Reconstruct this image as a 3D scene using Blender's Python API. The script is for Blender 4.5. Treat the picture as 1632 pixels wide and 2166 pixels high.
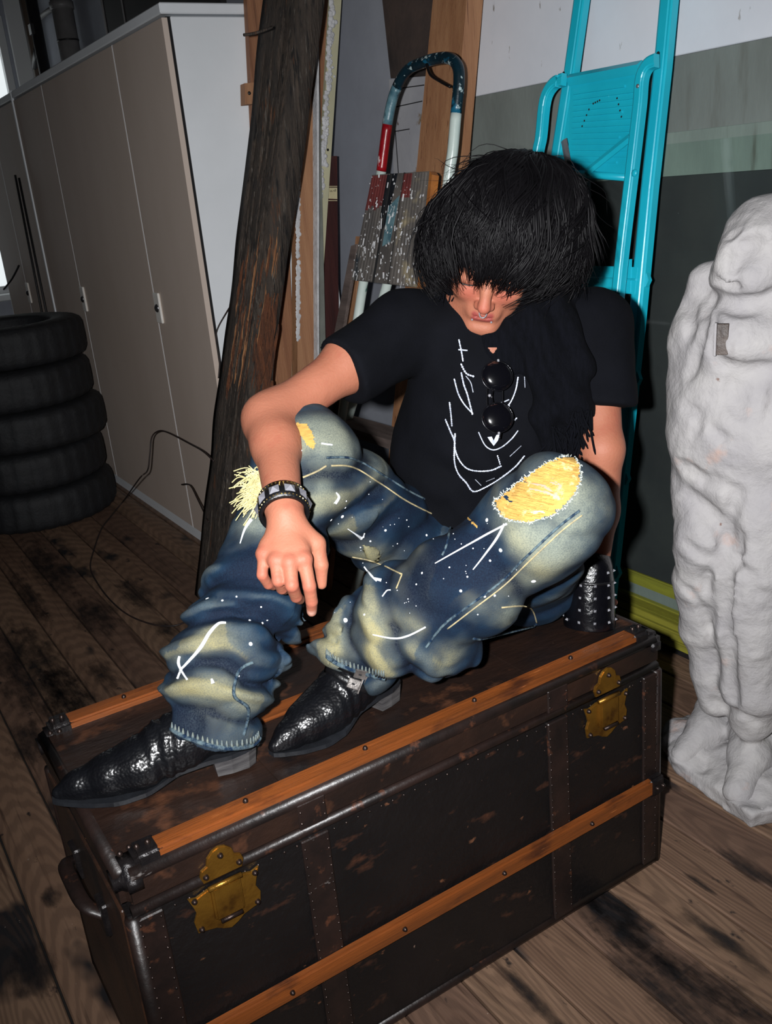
import bpy, bmesh, math, random
import numpy as np
from mathutils import Vector, Matrix
from mathutils.bvhtree import BVHTree

random.seed(7); np.random.seed(7)
for o in list(bpy.data.objects): bpy.data.objects.remove(o)
SC = bpy.context.scene
COL = SC.collection

# ------------------------------------------------------------------ camera
F = 1969.98; C0 = (816., 1083.); H = 1.4          # focal length in pixels of the 1632x2166 frame
yaw, pit, rol = 1.03162175, -.33976898, -.09416657
Fw = np.array([math.cos(pit)*math.cos(yaw), math.cos(pit)*math.sin(yaw), math.sin(pit)])
Rt = np.array([math.sin(yaw), -math.cos(yaw), 0.]); Up = np.cross(Rt, Fw)
R2 = math.cos(rol)*Rt + math.sin(rol)*Up
U2 = -math.sin(rol)*Rt + math.cos(rol)*Up
CAM = np.array([0., 0., H])
cd = bpy.data.cameras.new('camera'); co = bpy.data.objects.new('camera', cd); COL.objects.link(co)
cd.sensor_fit = 'HORIZONTAL'; cd.sensor_width = 36; cd.lens = 36*F/1632; cd.clip_start = .02
co.matrix_world = Matrix((
    (R2[0], U2[0], -Fw[0], CAM[0]), (R2[1], U2[1], -Fw[1], CAM[1]),
    (R2[2], U2[2], -Fw[2], CAM[2]), (0, 0, 0, 1)))
SC.camera = co

# ------------------------------------------------------------------ light: daylight outside the window, camera flash beside the lens
W = bpy.data.worlds.new('daylight'); SC.world = W; W.use_nodes = True
bg = W.node_tree.nodes['Background']; bg.inputs[0].default_value = (.93, .96, 1, 1); bg.inputs[1].default_value = 1.05
fl = bpy.data.lights.new('camera_flash', 'SPOT'); fl.shadow_soft_size = .016; fl.spot_size = math.radians(98); fl.spot_blend = 1.
fl.energy = 268; fl.color = (.985, .99, 1.)
fo = bpy.data.objects.new('camera_flash', fl); COL.objects.link(fo)
fp = CAM - R2*.085 + U2*.02 + Fw*.02
fo.location = fp
tgt = Fw + R2*(1000-C0[0])/F - U2*(960-C0[1])/F
fo.rotation_euler = Vector(tgt).to_track_quat('-Z', 'Y').to_euler()
SC.view_settings.view_transform = 'Standard'; SC.view_settings.look = 'None'
SC.view_settings.exposure = 0; SC.view_settings.gamma = 1; SC.view_settings.use_curve_mapping = False

# ------------------------------------------------------------------ pixel -> place helpers (a pixel gives a ray; depth comes from a plane)
def P(x, y, d): return CAM + d*(Fw + R2*(x-C0[0])/F - U2*(y-C0[1])/F)
def PZ(x, y, z):
    r = P(x, y, 1)-CAM; return CAM + r*(z-H)/r[2]
def PX(x, y, X):
    r = P(x, y, 1)-CAM; return CAM + r*X/r[0]
def PY(x, y, Y):
    r = P(x, y, 1)-CAM; return CAM + r*Y/r[1]
A = np.array
def nrm(v): v = A(v, float); return v/np.linalg.norm(v)

# ------------------------------------------------------------------ object helpers
def thing(name, label, cat, loc=(0, 0, 0), group=None):
    o = bpy.data.objects.new(name, None); COL.objects.link(o); o.location = tuple(map(float, loc))
    o.empty_display_size = .05
    o['label'] = label; o['category'] = cat
    if group: o['group'] = group
    return o
def wloc(o):
    v = Vector((0, 0, 0))
    while o is not None: v = v + o.location; o = o.parent
    return v
def link(name, me, mat, parent=None, loc=None):
    o = bpy.data.objects.new(name, me); COL.objects.link(o)
    if mat is not None and not me.materials:
        for m in (mat if isinstance(mat, (list, tuple)) else [mat]): me.materials.append(m)
    if parent is not None: o.parent = parent
    if loc is not None: o.location = Vector(tuple(map(float, loc))) - (wloc(parent) if parent else Vector((0, 0, 0)))
    return o
def obj(name, vf, mat, parent=None, smooth=False, origin=None, mids=None):
    """mesh from world-space verts; its origin is the parent's place (or `origin`)"""
    v, f = vf[0], vf[1]
    v = A(v, float)
    base = A(origin if origin is not None else (wloc(parent) if parent else (0, 0, 0)), float)
    me = bpy.data.meshes.new(name)
    if isinstance(f, np.ndarray): f = f.tolist()
    me.from_pydata((v-base).tolist(), [], f); me.update()
    if smooth: me.shade_smooth()
    o = link(name, me, mat, parent)
    if parent is None: o.location = tuple(base)
    elif origin is not None: o.location = Vector(tuple(base)) - wloc(parent)
    if mids is not None: me.polygons.foreach_set('material_index', mids)
    return o
def tag(o, label, cat, group=None, kind=None):
    if label: o['label'] = label
    if cat: o['category'] = cat
    if group: o['group'] = group
    if kind: o['kind'] = kind
    return o
def struct(o): o['kind'] = 'structure'; return o

def join(*vfs):
    V = []; Fc = []; n = 0
    for vf in vfs:
        v, f = vf[0], vf[1]
        V.append(A(v, float)); Fc += [[i+n for i in q] for q in (f.tolist() if isinstance(f, np.ndarray) else f)]; n += len(v)
    return np.concatenate(V), Fc
def bm_out(bm):
    bm.verts.ensure_lookup_table(); bm.verts.index_update()
    v = A([x.co[:] for x in bm.verts]); f = [[q.index for q in p.verts] for p in bm.faces]; bm.free(); return v, f
def box(c, dims, ax=None, bev=0, seg=1):
    ax = A(ax if ax is not None else np.eye(3), float)
    h = A(dims, float)/2; bm = bmesh.new()
    bmesh.ops.create_cube(bm, size=2)
    for q in bm.verts: q.co = Vector((q.co.x*h[0], q.co.y*h[1], q.co.z*h[2]))
    if bev: bmesh.ops.bevel(bm, geom=list(bm.edges), offset=bev, segments=seg, affect='EDGES', clamp_overlap=True)
    v, f = bm_out(bm)
    return A(c, float) + v @ ax, f
def bx(x0, x1, y0, y1, z0, z1, bev=0, seg=1):
    return box(((x0+x1)/2, (y0+y1)/2, (z0+z1)/2), (x1-x0, y1-y0, z1-z0), None, bev, seg)
def tube(pts, r, n=10, closed=False, cap=True, flat=None):
    """swept round (or flattened: flat=(up vector, ratio)) tube with per-point radius"""
    p = A(pts, float); m = len(p)
    r = np.broadcast_to(A(r, float), (m,))
    if closed: t = np.roll(p, -1, 0)-np.roll(p, 1, 0)
    else: t = np.gradient(p, axis=0)
    t = t/np.maximum(np.linalg.norm(t, axis=1, keepdims=True), 1e-9)
    u = np.zeros_like(p)
    ref = A((0, 0, 1.)) if abs(t[0][2]) < .9 else A((1., 0, 0))
    if flat is not None: ref = A(flat[0], float)
    u[0] = nrm(ref - t[0]*(ref@t[0]))
    for i in range(1, m):
        q = (ref if flat is not None else u[i-1]); q = q - t[i]*(q@t[i])
        u[i] = q/max(np.linalg.norm(q), 1e-9)
    w = np.cross(t, u)
    a = np.arange(n)*2*math.pi/n
    k = flat[1] if flat is not None else 1
    V = (p[:, None]+r[:, None, None]*(k*np.cos(a)[None, :, None]*u[:, None]+np.sin(a)[None, :, None]*w[:, None])).reshape(-1, 3)
    Fc = []
    for i in range(m if closed else m-1):
        i2 = (i+1) % m
        for j in range(n):
            j2 = (j+1) % n; Fc.append([i*n+j, i*n+j2, i2*n+j2, i2*n+j])
    if cap and not closed:
        Fc.append(list(range(n))[::-1]); Fc.append([(m-1)*n+j for j in range(n)])
    return V, Fc
def spline(pts, n=8, closed=False):
    p = A(pts, float); m = len(p); out = []
    for i in range(m if closed else m-1):
        g = (lambda k: p[k % m]) if closed else (lambda k: p[min(max(k, 0), m-1)])
        p0, p1, p2, p3 = g(i-1), g(i), g(i+1), g(i+2)
        for j in range(n):
            t = j/n
            out.append(.5*((2*p1)+(-p0+p2)*t+(2*p0-5*p1+4*p2-p3)*t*t+(-p0+3*p1-3*p2+p3)*t**3))
    if not closed: out.append(p[-1])
    return A(out)
def prism(outline, thick, o, ex, ey, ez, bev=0):
    """2-D outline (x,y) in plane o+ex*x+ey*y, extruded by `thick` along ez"""
    bm = bmesh.new(); vs = [bm.verts.new((x, y, 0)) for x, y in outline]; f = bm.faces.new(vs)
    r = bmesh.ops.extrude_face_region(bm, geom=[f])
    for q in r['geom']:
        if isinstance(q, bmesh.types.BMVert): q.co.z += thick
    bmesh.ops.recalc_face_normals(bm, faces=list(bm.faces))
    if bev:
        ed = [e for e in bm.edges if all(abs(v.co.z-thick) < 1e-6 for v in e.verts)]
        bmesh.ops.bevel(bm, geom=ed, offset=bev, segments=2, affect='EDGES', clamp_overlap=True)
    v, fc = bm_out(bm)
    B = A([ex, ey, ez], float)
    return A(o, float)+v @ B, fc
def dome(c, n, r, h, seg=12, rings=4):
    n = nrm(n); a = nrm(np.cross(n, (0.3, .5, .81))); b = np.cross(n, a)
    V = []; Fc = []
    for i in range(rings):
        t = i/rings*math.pi/2
        for j in range(seg):
            q = j*2*math.pi/seg
            V.append(c + r*math.cos(t)*(math.cos(q)*a+math.sin(q)*b) + n*h*math.sin(t))
    V.append(A(c)+n*h)
    for i in range(rings-1):
        for j in range(seg):
            j2 = (j+1) % seg; Fc.append([i*seg+j, i*seg+j2, (i+1)*seg+j2, (i+1)*seg+j])
    for j in range(seg): Fc.append([(rings-1)*seg+j, (rings-1)*seg+(j+1) % seg, rings*seg])
    return A(V), Fc
def circ(n, r, cx=0, cy=0, a0=0): return [(cx+r*math.cos(a0+i*2*math.pi/n), cy+r*math.sin(a0+i*2*math.pi/n)) for i in range(n)]

# ------------------------------------------------------------------ value noise (numpy)
def vnoise(p, s=1.0, seed=0):
    p = A(p, float)*s + seed*17.13; i = np.floor(p).astype(np.int64); f = p-i; f = f*f*(3-2*f)
    def h(a, b, c):
        n = (a*374761393 + b*668265263 + c*2147483647 + seed*974711) & 0x7fffffff
        n = ((n ^ (n >> 13))*1274126177) & 0x7fffffff
        return ((n ^ (n >> 16)) & 0xffff)/65535.
    x, y, z = i[..., 0], i[..., 1], i[..., 2]; r = 0
    for a in (0, 1):
        for b in (0, 1):
            for c in (0, 1):
                w = (f[..., 0] if a else 1-f[..., 0])*(f[..., 1] if b else 1-f[..., 1])*(f[..., 2] if c else 1-f[..., 2])
                r = r + w*h(x+a, y+b, z+c)
    return r*2-1
def fbm(p, s, o=3, seed=0):
    r = 0; a = 1.
    for k in range(o): r = r + a*vnoise(p, s*2**k, seed+k); a *= .5
    return r

# ------------------------------------------------------------------ signed-distance modelling + surface nets
class Sdf:
    def __init__(s, xs, ys, zs):
        s.x, s.y, s.z = [A(q, np.float32) for q in (xs, ys, zs)]
        s.V = np.full((len(xs), len(ys), len(zs)), .5, np.float32)
    def sub(s, lo, hi):
        sl = []
        for q, a, b in ((s.x, lo[0], hi[0]), (s.y, lo[1], hi[1]), (s.z, lo[2], hi[2])):
            i0 = max(int(np.searchsorted(q, a))-1, 0); i1 = min(int(np.searchsorted(q, b))+1, len(q)); sl.append(slice(i0, max(i1, i0)))
        return tuple(sl), s.x[sl[0]][:, None, None], s.y[sl[1]][None, :, None], s.z[sl[2]][None, None, :]
    def put(s, sl, d, k, mode):
        v = s.V[sl]
        if mode == 'u':
            if k > 0:
                h = np.clip(.5+.5*(v-d)/k, 0, 1); s.V[sl] = v*(1-h)+d*h-k*h*(1-h)
            else: s.V[sl] = np.minimum(v, d)
        else:
            if k > 0:
                h = np.clip(.5-.5*(v+d)/k, 0, 1); s.V[sl] = v*(1-h)-d*h+k*h*(1-h)
            else: s.V[sl] = np.maximum(v, -d)
    def cap(s, a, b, r1, r2, k=.01, mode='u', end=None):
        a = A(a, np.float32); b = A(b, np.float32); m = max(r1, r2)+k*1.5+.025
        sl, X, Y, Z = s.sub(np.minimum(a, b)-m, np.maximum(a, b)+m)
        ba = b-a; L = float(ba@ba)+1e-12
        t = np.clip(((X-a[0])*ba[0]+(Y-a[1])*ba[1]+(Z-a[2])*ba[2])/L, 0, 1)
        d = np.sqrt((X-a[0]-t*ba[0])**2+(Y-a[1]-t*ba[1])**2+(Z-a[2]-t*ba[2])**2)-(r1+(r2-r1)*t)
        if end is not None:          # (point, normal): flat end
            c, n = end[0], nrm(end[1]); d = np.maximum(d, ((X-c[0])*n[0]+(Y-c[1])*n[1]+(Z-c[2])*n[2]))
        s.put(sl, d.astype(np.float32), k, mode)
    def ell(s, c, r, ax=None, k=.01, mode='u'):
        c = A(c, np.float32); ax = A(ax if ax is not None else np.eye(3), np.float32); m = max(r)+k*1.5+.025
        sl, X, Y, Z = s.sub(c-m, c+m)
        q0 = q1 = 0
        for i in range(3):
            t = ((X-c[0])*ax[i][0]+(Y-c[1])*ax[i][1]+(Z-c[2])*ax[i][2])/r[i]
            q0 = q0+t*t; q1 = q1+(t/r[i])**2
        k0 = np.sqrt(q0); s.put(sl, k0*(k0-1)/np.maximum(np.sqrt(q1), 1e-6), k, mode)
    def chain(s, pts, rs, k=.01):
        for i in range(len(pts)-1): s.cap(pts[i], pts[i+1], rs[i], rs[i+1], k)
    def cut_in(s, c, n, lo, hi):    # the same, only inside a box
        n = nrm(n); sl, X, Y, Z = s.sub(lo, hi)
        s.V[sl] = np.maximum(s.V[sl], ((X-c[0])*n[0]+(Y-c[1])*n[1]+(Z-c[2])*n[2]).astype(np.float32))
    def cut(s, c, n, k=0):          # remove everything on the +n side of the plane through c
        n = nrm(n); sl, X, Y, Z = s.sub((-9,)*3, (9,)*3)
        d = ((X-c[0])*n[0]+(Y-c[1])*n[1]+(Z-c[2])*n[2]).astype(np.float32)
        if k:
            h = np.clip(.5-.5*(s.V-d)/k, 0, 1); s.V = (s.V*(1-h)+d*h+k*h*(1-h)).astype(np.float32)
        else: s.V = np.maximum(s.V, d)
    def near(s, w=.03):             # points close to the surface, for displacement
        m = np.abs(s.V) < w; i, j, k = np.nonzero(m)
        return m, np.stack([s.x[i], s.y[j], s.z[k]], 1)
    def mesh(s):
        V = s.V; ins = V < 0
        c = [ins[a:a+ins.shape[0]-1, b:b+ins.shape[1]-1, d:d+ins.shape[2]-1] for a in (0, 1) for b in (0, 1) for d in (0, 1)]
        n = sum(q.astype(np.int8) for q in c); act = (n > 0) & (n < 8)
        I, J, K = np.nonzero(act); idx = np.full(act.shape, -1, np.int64); idx[I, J, K] = np.arange(len(I))
        acc = np.zeros((len(I), 3)); cnt = np.zeros(len(I))
        G = (s.x, s.y, s.z)
        for ax in range(3):
            o = [q for q in range(3) if q != ax]
            for a in (0, 1):
                for b in (0, 1):
                    off0 = [0, 0, 0]; off0[o[0]] = a; off0[o[1]] = b; off1 = list(off0); off1[ax] = 1
                    i0 = (I+off0[0], J+off0[1], K+off0[2]); i1 = (I+off1[0], J+off1[1], K+off1[2])
                    v0 = V[i0]; v1 = V[i1]; m = (v0 < 0) != (v1 < 0)
                    t = np.where(m, v0/np.where(m, v0-v1, 1), 0)
                    p = np.stack([G[q][i0[q]]*(1-t)+G[q][i1[q]]*t for q in range(3)], 1)
                    acc[m] += p[m]; cnt[m] += 1
        P_ = acc/cnt[:, None]; quads = []
        for ax in range(3):
            o = [q for q in range(3) if q != ax]
            sh = list(V.shape); sl0 = [slice(None)]*3; sl1 = [slice(None)]*3
            sl0[ax] = slice(0, sh[ax]-1); sl1[ax] = slice(1, sh[ax])
            e = ins[tuple(sl0)] != ins[tuple(sl1)]
            I2 = np.stack(np.nonzero(e), 1)
            I2 = I2[(I2[:, o[0]] > 0) & (I2[:, o[1]] > 0) & (I2[:, o[0]] < sh[o[0]]-1) & (I2[:, o[1]] < sh[o[1]]-1)]
            q = []
            for a, b in ((1, 1), (0, 1), (0, 0), (1, 0)):
                t = I2.copy(); t[:, o[0]] -= a; t[:, o[1]] -= b; q.append(idx[t[:, 0], t[:, 1], t[:, 2]])
            q = np.stack(q, 1); s0 = ins[I2[:, 0], I2[:, 1], I2[:, 2]]
            flip = s0 if ax != 1 else ~s0
            q[~flip] = q[~flip][:, ::-1]; quads.append(q)
        q = np.concatenate(quads); lab = np.arange(len(P_))          # keep the largest connected piece
        while True:
            m = lab[q].min(1); new = lab.copy()
            for k in range(4): np.minimum.at(new, q[:, k], m)
            new = new[new]; new = new[new]
            if (new == lab).all(): break
            lab = new
        big = np.bincount(lab).argmax(); keep = lab == big; re_ = np.cumsum(keep)-1
        q = q[keep[q[:, 0]]]
        return P_[keep], re_[q]
def rng(a, b, h): return np.arange(a, b+h, h)
def rngs(a, b, coarse, fine, wins):
    out = [a]; x = a
    while x < b:
        x += fine if any(w0 <= x <= w1 for w0, w1 in wins) else coarse; out.append(x)
    return A(out)
def relax(vf, it=2, lam=.5):
    v, f = A(vf[0]), A(vf[1])
    for _ in range(it):
        s = np.zeros_like(v); c = np.zeros(len(v))
        for k in range(4):
            a, b = f[:, k], f[:, (k+1) % 4]
            np.add.at(s, a, v[b]); np.add.at(c, a, 1); np.add.at(s, b, v[a]); np.add.at(c, b, 1)
        v = v+lam*(s/np.maximum(c, 1)[:, None]-v)
    return v, f
class Surf:
    """ray casts from the photo's viewpoint onto a finished surface"""
    def __init__(s, *vfs):
        v, f = join(*vfs); s.t = BVHTree.FromPolygons([tuple(q) for q in v], f)
    def hit(s, x, y, off=0.):
        d = nrm(P(x, y, 1)-CAM); h = s.t.ray_cast(Vector(CAM), Vector(d), 9)
        if h[0] is None: return None
        n = A(h[1]);
        if n@d > 0: n = -n
        return A(h[0])+n*off, n
    def line(s, pix, off=.001, n=6):
        out = []
        for q in spline([(a, b, 0) for a, b in pix], n):
            h = s.hit(q[0], q[1], off)
            if h: out.append(h[0])
        return A(out)
    def patch(s, poly, step=4, off=.001, jag=0):
        """the piece of this surface that the pixel polygon covers, lifted by `off`"""
        poly = A(poly, float); x0, y0 = poly.min(0); x1, y1 = poly.max(0)
        xs = np.arange(x0, x1+step, step); ys = np.arange(y0, y1+step, step)
        def inside(x, y):
            c = False; n = len(poly)
            for i in range(n):
                (ax, ay), (bx_, by) = poly[i], poly[i-1]
                if (ay > y) != (by > y) and x < (bx_-ax)*(y-ay)/(by-ay)+ax: c = not c
            return c
        idx = {}; V = []; Fc = []
        for i, x in enumerate(xs):
            for j, y in enumerate(ys):
                jx = x+(random.uniform(-jag, jag) if jag else 0); jy = y+(random.uniform(-jag, jag) if jag else 0)
                if inside(jx, jy):
                    h = s.hit(x, y, off)
                    if h: idx[i, j] = len(V); V.append(h[0])
        for (i, j) in idx:
            q = [(i, j), (i, j+1), (i+1, j+1), (i+1, j)]
            if all(t in idx for t in q):
                p = [V[idx[t]] for t in q]
                if max(np.linalg.norm(p[0]-p[k]) for k in (1, 2, 3)) < step*.004: Fc.append([idx[t] for t in q])
        return A(V) if V else np.zeros((0, 3)), Fc

# ------------------------------------------------------------------ materials
def lin(c):
    return tuple((x/12.92 if x <= .04045 else ((x+.055)/1.055)**2.4) for x in [q/255. for q in c])
def M(name, c1, c2=None, scale=6., rough=.6, bump=.15, bscale=None, metal=0., stretch=(1, 1, 1), ramp=(.35, .65),
      spots=(), spec=.5, det=6., coat=0., attr=None, sheen=0., attr_noise=0):
    """c1/c2 in sRGB 0-255, mixed by noise; spots: (colour, scale, lo, hi, stretch) layered on top"""
    m = bpy.data.materials.new(name); m.use_nodes = True; nt = m.node_tree; N = nt.nodes; L = nt.links
    b = N['Principled BSDF']; b.inputs['Roughness'].default_value = rough; b.inputs['Metallic'].default_value = metal
    b.inputs['Specular IOR Level'].default_value = spec
    if coat: b.inputs['Coat Weight'].default_value = coat; b.inputs['Coat Roughness'].default_value = .12
    if sheen: b.inputs['Sheen Weight'].default_value = sheen
    tc = N.new('ShaderNodeTexCoord')
    def noise(sc, st, d=det):
        mp = N.new('ShaderNodeMapping'); mp.inputs['Scale'].default_value = st; L.new(tc.outputs['Object'], mp.inputs[0])
        n = N.new('ShaderNodeTexNoise'); n.inputs['Scale'].default_value = sc; n.inputs['Detail'].default_value = d
        n.inputs['Roughness'].default_value = .6
        L.new(mp.outputs[0], n.inputs['Vector']); return n.outputs['Fac']
    def rampn(fac, lo, hi):
        r = N.new('ShaderNodeMapRange'); r.inputs[1].default_value = lo; r.inputs[2].default_value = hi; r.clamp = True
        L.new(fac, r.inputs[0]); return r.outputs[0]
    def mix(fac, a, c):
        x = N.new('ShaderNodeMix'); x.data_type = 'RGBA'; L.new(fac, x.inputs[0])
        if hasattr(a, 'node'): L.new(a, x.inputs[6])
        else: x.inputs[6].default_value = (*lin(a), 1)
        if hasattr(c, 'node'): L.new(c, x.inputs[7])
        else: x.inputs[7].default_value = (*lin(c), 1)
        return x.outputs[2]
    col = None
    f = noise(scale, stretch)
    col = mix(rampn(f, *ramp), c1, c2 if c2 else c1)
    for sp in spots:
        c, sc, lo, hi = sp[:4]; st = sp[4] if len(sp) > 4 else (1, 1, 1)
        col = mix(rampn(noise(sc, st, 4), lo, hi), col, c)
    if attr:                          # [(attribute, colour)] painted per vertex: dye, wear, shade in the jeans' creases
        for an, c in attr:
            at = N.new('ShaderNodeAttribute'); at.attribute_name = an; fa_ = at.outputs['Fac']
            if attr_noise:
                mu = N.new('ShaderNodeMath'); mu.operation = 'MULTIPLY'; L.new(fa_, mu.inputs[0]); L.new(rampn(noise(attr_noise, (1, 1, 1), 3), -.1, .6), mu.inputs[1]); fa_ = mu.outputs[0]
            col = mix(fa_, col, c)
    L.new(col, b.inputs['Base Color'])
    if bump:
        bn = N.new('ShaderNodeBump'); bn.inputs['Strength'].default_value = bump; bn.inputs['Distance'].default_value = .01
        L.new(noise(bscale or scale*4, stretch), bn.inputs['Height']); L.new(bn.outputs[0], b.inputs['Normal'])
    return m
def setattr_v(o, name, vals):
    a = o.data.attributes.new(name, 'FLOAT', 'POINT'); a.data.foreach_set('value', A(vals, np.float32))
# ================================================================== the setting
XW = 1.985                                     # the wall everything leans on
m_floor = [M('floorboard_%d' % i, c, d, 4, .62, .22, 24, stretch=(5, .5, 1), ramp=(.25, .75),
             spots=((( 70, 50, 38), 7, .56, .68, (7, .3, 1)), ((24, 22, 24), 2.2, .585, .64, (1.5, .8, 1)), ((34, 28, 26), 24, .66, .72, (1, .6, 1)),
                    ((150, 132, 118), 60, .735, .75, (1, 1, 1))))
           for i, (c, d) in enumerate([((126, 99, 80), (96, 72, 56)), ((116, 90, 74), (84, 62, 50)), ((134, 106, 86), (102, 80, 62))])]
for m in m_floor:                              # flame-like growth rings of the worn softwood
    nt = m.node_tree; N = nt.nodes; b = N['Principled BSDF']; src = b.inputs['Base Color'].links[0].from_socket
    tc = N.new('ShaderNodeTexCoord'); mp = N.new('ShaderNodeMapping'); mp.inputs['Scale'].default_value = (9, .9, 1); nt.links.new(tc.outputs['Object'], mp.inputs[0])
    wv = N.new('ShaderNodeTexWave'); wv.wave_type = 'RINGS'; wv.rings_direction = 'Z'; wv.inputs['Scale'].default_value = 4.5; wv.inputs['Distortion'].default_value = 5; wv.inputs['Detail'].default_value = 3; wv.inputs['Detail Scale'].default_value = .8
    nt.links.new(mp.outputs[0], wv.inputs['Vector'])
    r = N.new('ShaderNodeMapRange'); r.inputs[1].default_value = .25; r.inputs[2].default_value = .75; r.inputs[3].default_value = .32; r.inputs[4].default_value = 0; nt.links.new(wv.outputs['Fac'], r.inputs[0])
    x = N.new('ShaderNodeMix'); x.data_type = 'RGBA'; nt.links.new(r.outputs[0], x.inputs[0]); nt.links.new(src, x.inputs[6]); x.inputs[7].default_value = (*lin((58, 42, 34)), 1); nt.links.new(x.outputs[2], b.inputs['Base Color'])
m_joint = M('joint_dirt', (26, 20, 16), (14, 11, 9), 20, .9, 0)
m_wall = M('wall_paint', (158, 162, 172), (146, 149, 158), 3, .8, .05, 60)
m_wallw = M('white_board', (226, 229, 236), (216, 220, 228), 3, .7, .04, 80, spots=(((150, 146, 142), 14, .70, .76, (1, 3, 1)),))
m_green = M('bare_plaster', (124, 132, 128), (108, 114, 110), 5, .85, .1, 60, stretch=(1, 1, .35), spots=(((96, 98, 92), 9, .60, .78, (1, 1.5, .25)), ((146, 156, 152), 7, .64, .75, (1, 2, .3))))
m_greenl = M('painted_plaster', (126, 140, 132), (108, 120, 114), 6, .85, .1, 60, stretch=(1, 1, .3), spots=(((88, 92, 84), 12, .58, .7, (1, 2, .2)),))
m_dark = M('dark_panel', (60, 62, 62), (50, 52, 54), 4, .5, .03, 90, spots=(((90, 92, 92), 130, .72, .76),))
m_yel = M('yellow_slat', (150, 146, 52), (122, 118, 46), 12, .6, .1, 60, stretch=(1, .3, 3))
m_white = M('window_white', (206, 208, 208), None, 4, .5, .02)
m_dim = M('dim_wall', (74, 70, 68), (60, 57, 56), 3, .9, .05)
m_black = M('black_metal', (24, 24, 26), (34, 34, 36), 20, .45, .05)

fl_ = struct(obj('floor', bx(-2.6, XW+.1, -1.6, 7.7, -.08, -.016), m_joint))
for k in range(37):                            # boards run along the cabinet front
    x0 = .11-.125*21+.125*k
    if x0+.125 > XW: break
    me_v = bx(x0+.0025, x0+.1225, -1.55, 7.65, -.02, 0, .003)
    o = obj('floorboard', me_v, m_floor[(k*7) % 3], fl_, origin=(x0+.06, (k*1.37) % 2, (k*.713) % 1.7))

# soot and paint stains soaked into the boards
def stain_mat():
    m = bpy.data.materials.new('floor_stain'); m.use_nodes = True; nt = m.node_tree; b = nt.nodes['Principled BSDF']
    b.inputs['Base Color'].default_value = (*lin((22, 20, 22)), 1); b.inputs['Roughness'].default_value = .6
    at = nt.nodes.new('ShaderNodeAttribute'); at.attribute_name = 'dens'; tc = nt.nodes.new('ShaderNodeTexCoord'); mp = nt.nodes.new('ShaderNodeMapping'); mp.inputs['Scale'].default_value = (18, 6, 1)
    n = nt.nodes.new('ShaderNodeTexNoise'); n.inputs['Scale'].default_value = 1.6; n.inputs['Detail'].default_value = 7; n.inputs['Roughness'].default_value = .7
    nt.links.new(tc.outputs['Object'], mp.inputs[0]); nt.links.new(mp.outputs[0], n.inputs['Vector'])
    ad = nt.nodes.new('ShaderNodeMath'); ad.operation = 'ADD'; nt.links.new(at.outputs['Fac'], ad.inputs[0]); nt.links.new(n.outputs['Fac'], ad.inputs[1])
    r = nt.nodes.new('ShaderNodeMapRange'); r.inputs[1].default_value = .84; r.inputs[2].default_value = 1.25; r.inputs[4].default_value = .85; nt.links.new(ad.outputs[0], r.inputs[0])
    nt.links.new(r.outputs[0], b.inputs['Alpha']); return m
m_stn = stain_mat()
for cx, cy, rx, ry in [(*PZ(x, y, 0)[:2], a, b) for x, y, a, b in ((1300, 1960, .055, .20), (1420, 2080, .085, .20), (1560, 2120, .05, .12), (1330, 1930, .03, .10), (1590, 1840, .03, .10), (1480, 1870, .012, .05), (1250, 1905, .02, .05), (1530, 1990, .02, .14), (1130, 2120, .02, .12),
      (70, 1420, .14, .55), (150, 1475, .09, .30), (200, 1300, .10, .25), (285, 1255, .07, .20), (60, 1260, .05, .4), (215, 1425, .05, .16), (100, 1200, .08, .5), (60, 1570, .07, .16), (110, 1900, .025, .05), (65, 2050, .06, .10), (350, 1330, .05, .1))]:
    n_ = 16; V = []; D = []; Fc = []
    for i in range(n_+1):
        for j in range(n_+1):
            u, v = 2*i/n_-1, 2*j/n_-1; V.append((cx+u*rx*1.5, cy+v*ry*1.5, .0007)); D.append(.62-.75*(u*u+v*v)*1.1)
    for i in range(n_):
        for j in range(n_): Fc.append([i*(n_+1)+j, (i+1)*(n_+1)+j, (i+1)*(n_+1)+j+1, i*(n_+1)+j+1])
    o = obj('stain', (V, Fc), m_stn, fl_, origin=(cx+cy*3.1, cy, .0)); o.location = (0, 0, 0); o.data.transform(Matrix.Translation((cx+cy*3.1, cy, 0))); setattr_v(o, 'dens', D)

struct(obj('wall_back', bx(XW, XW+.1, -1.6, 7.7, 0, 3.0), m_wall))
wp = struct(obj('trim_1', bx(XW-.010, XW, -1.6, 2.66, 1.625, 3.0, .002), m_wallw))
struct(obj('trim_2', bx(XW-.005, XW, -1.6, 2.66, .0, 1.6245, .001), m_green))
struct(obj('trim_3', bx(XW-.0075, XW-.004, -1.6, 2.0, 1.30, 1.452, .001), m_greenl))
struct(obj('wall_left', bx(-2.7, -2.6, -1.6, 7.7, 0, 3.0), m_dim))
struct(obj('wall_front', bx(-2.6, XW, -1.7, -1.6, 0, 3.0), m_dim))
struct(obj('ceiling', bx(-2.7, XW+.1, -1.7, 7.8, 3.0, 3.08), m_dim))
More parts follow.
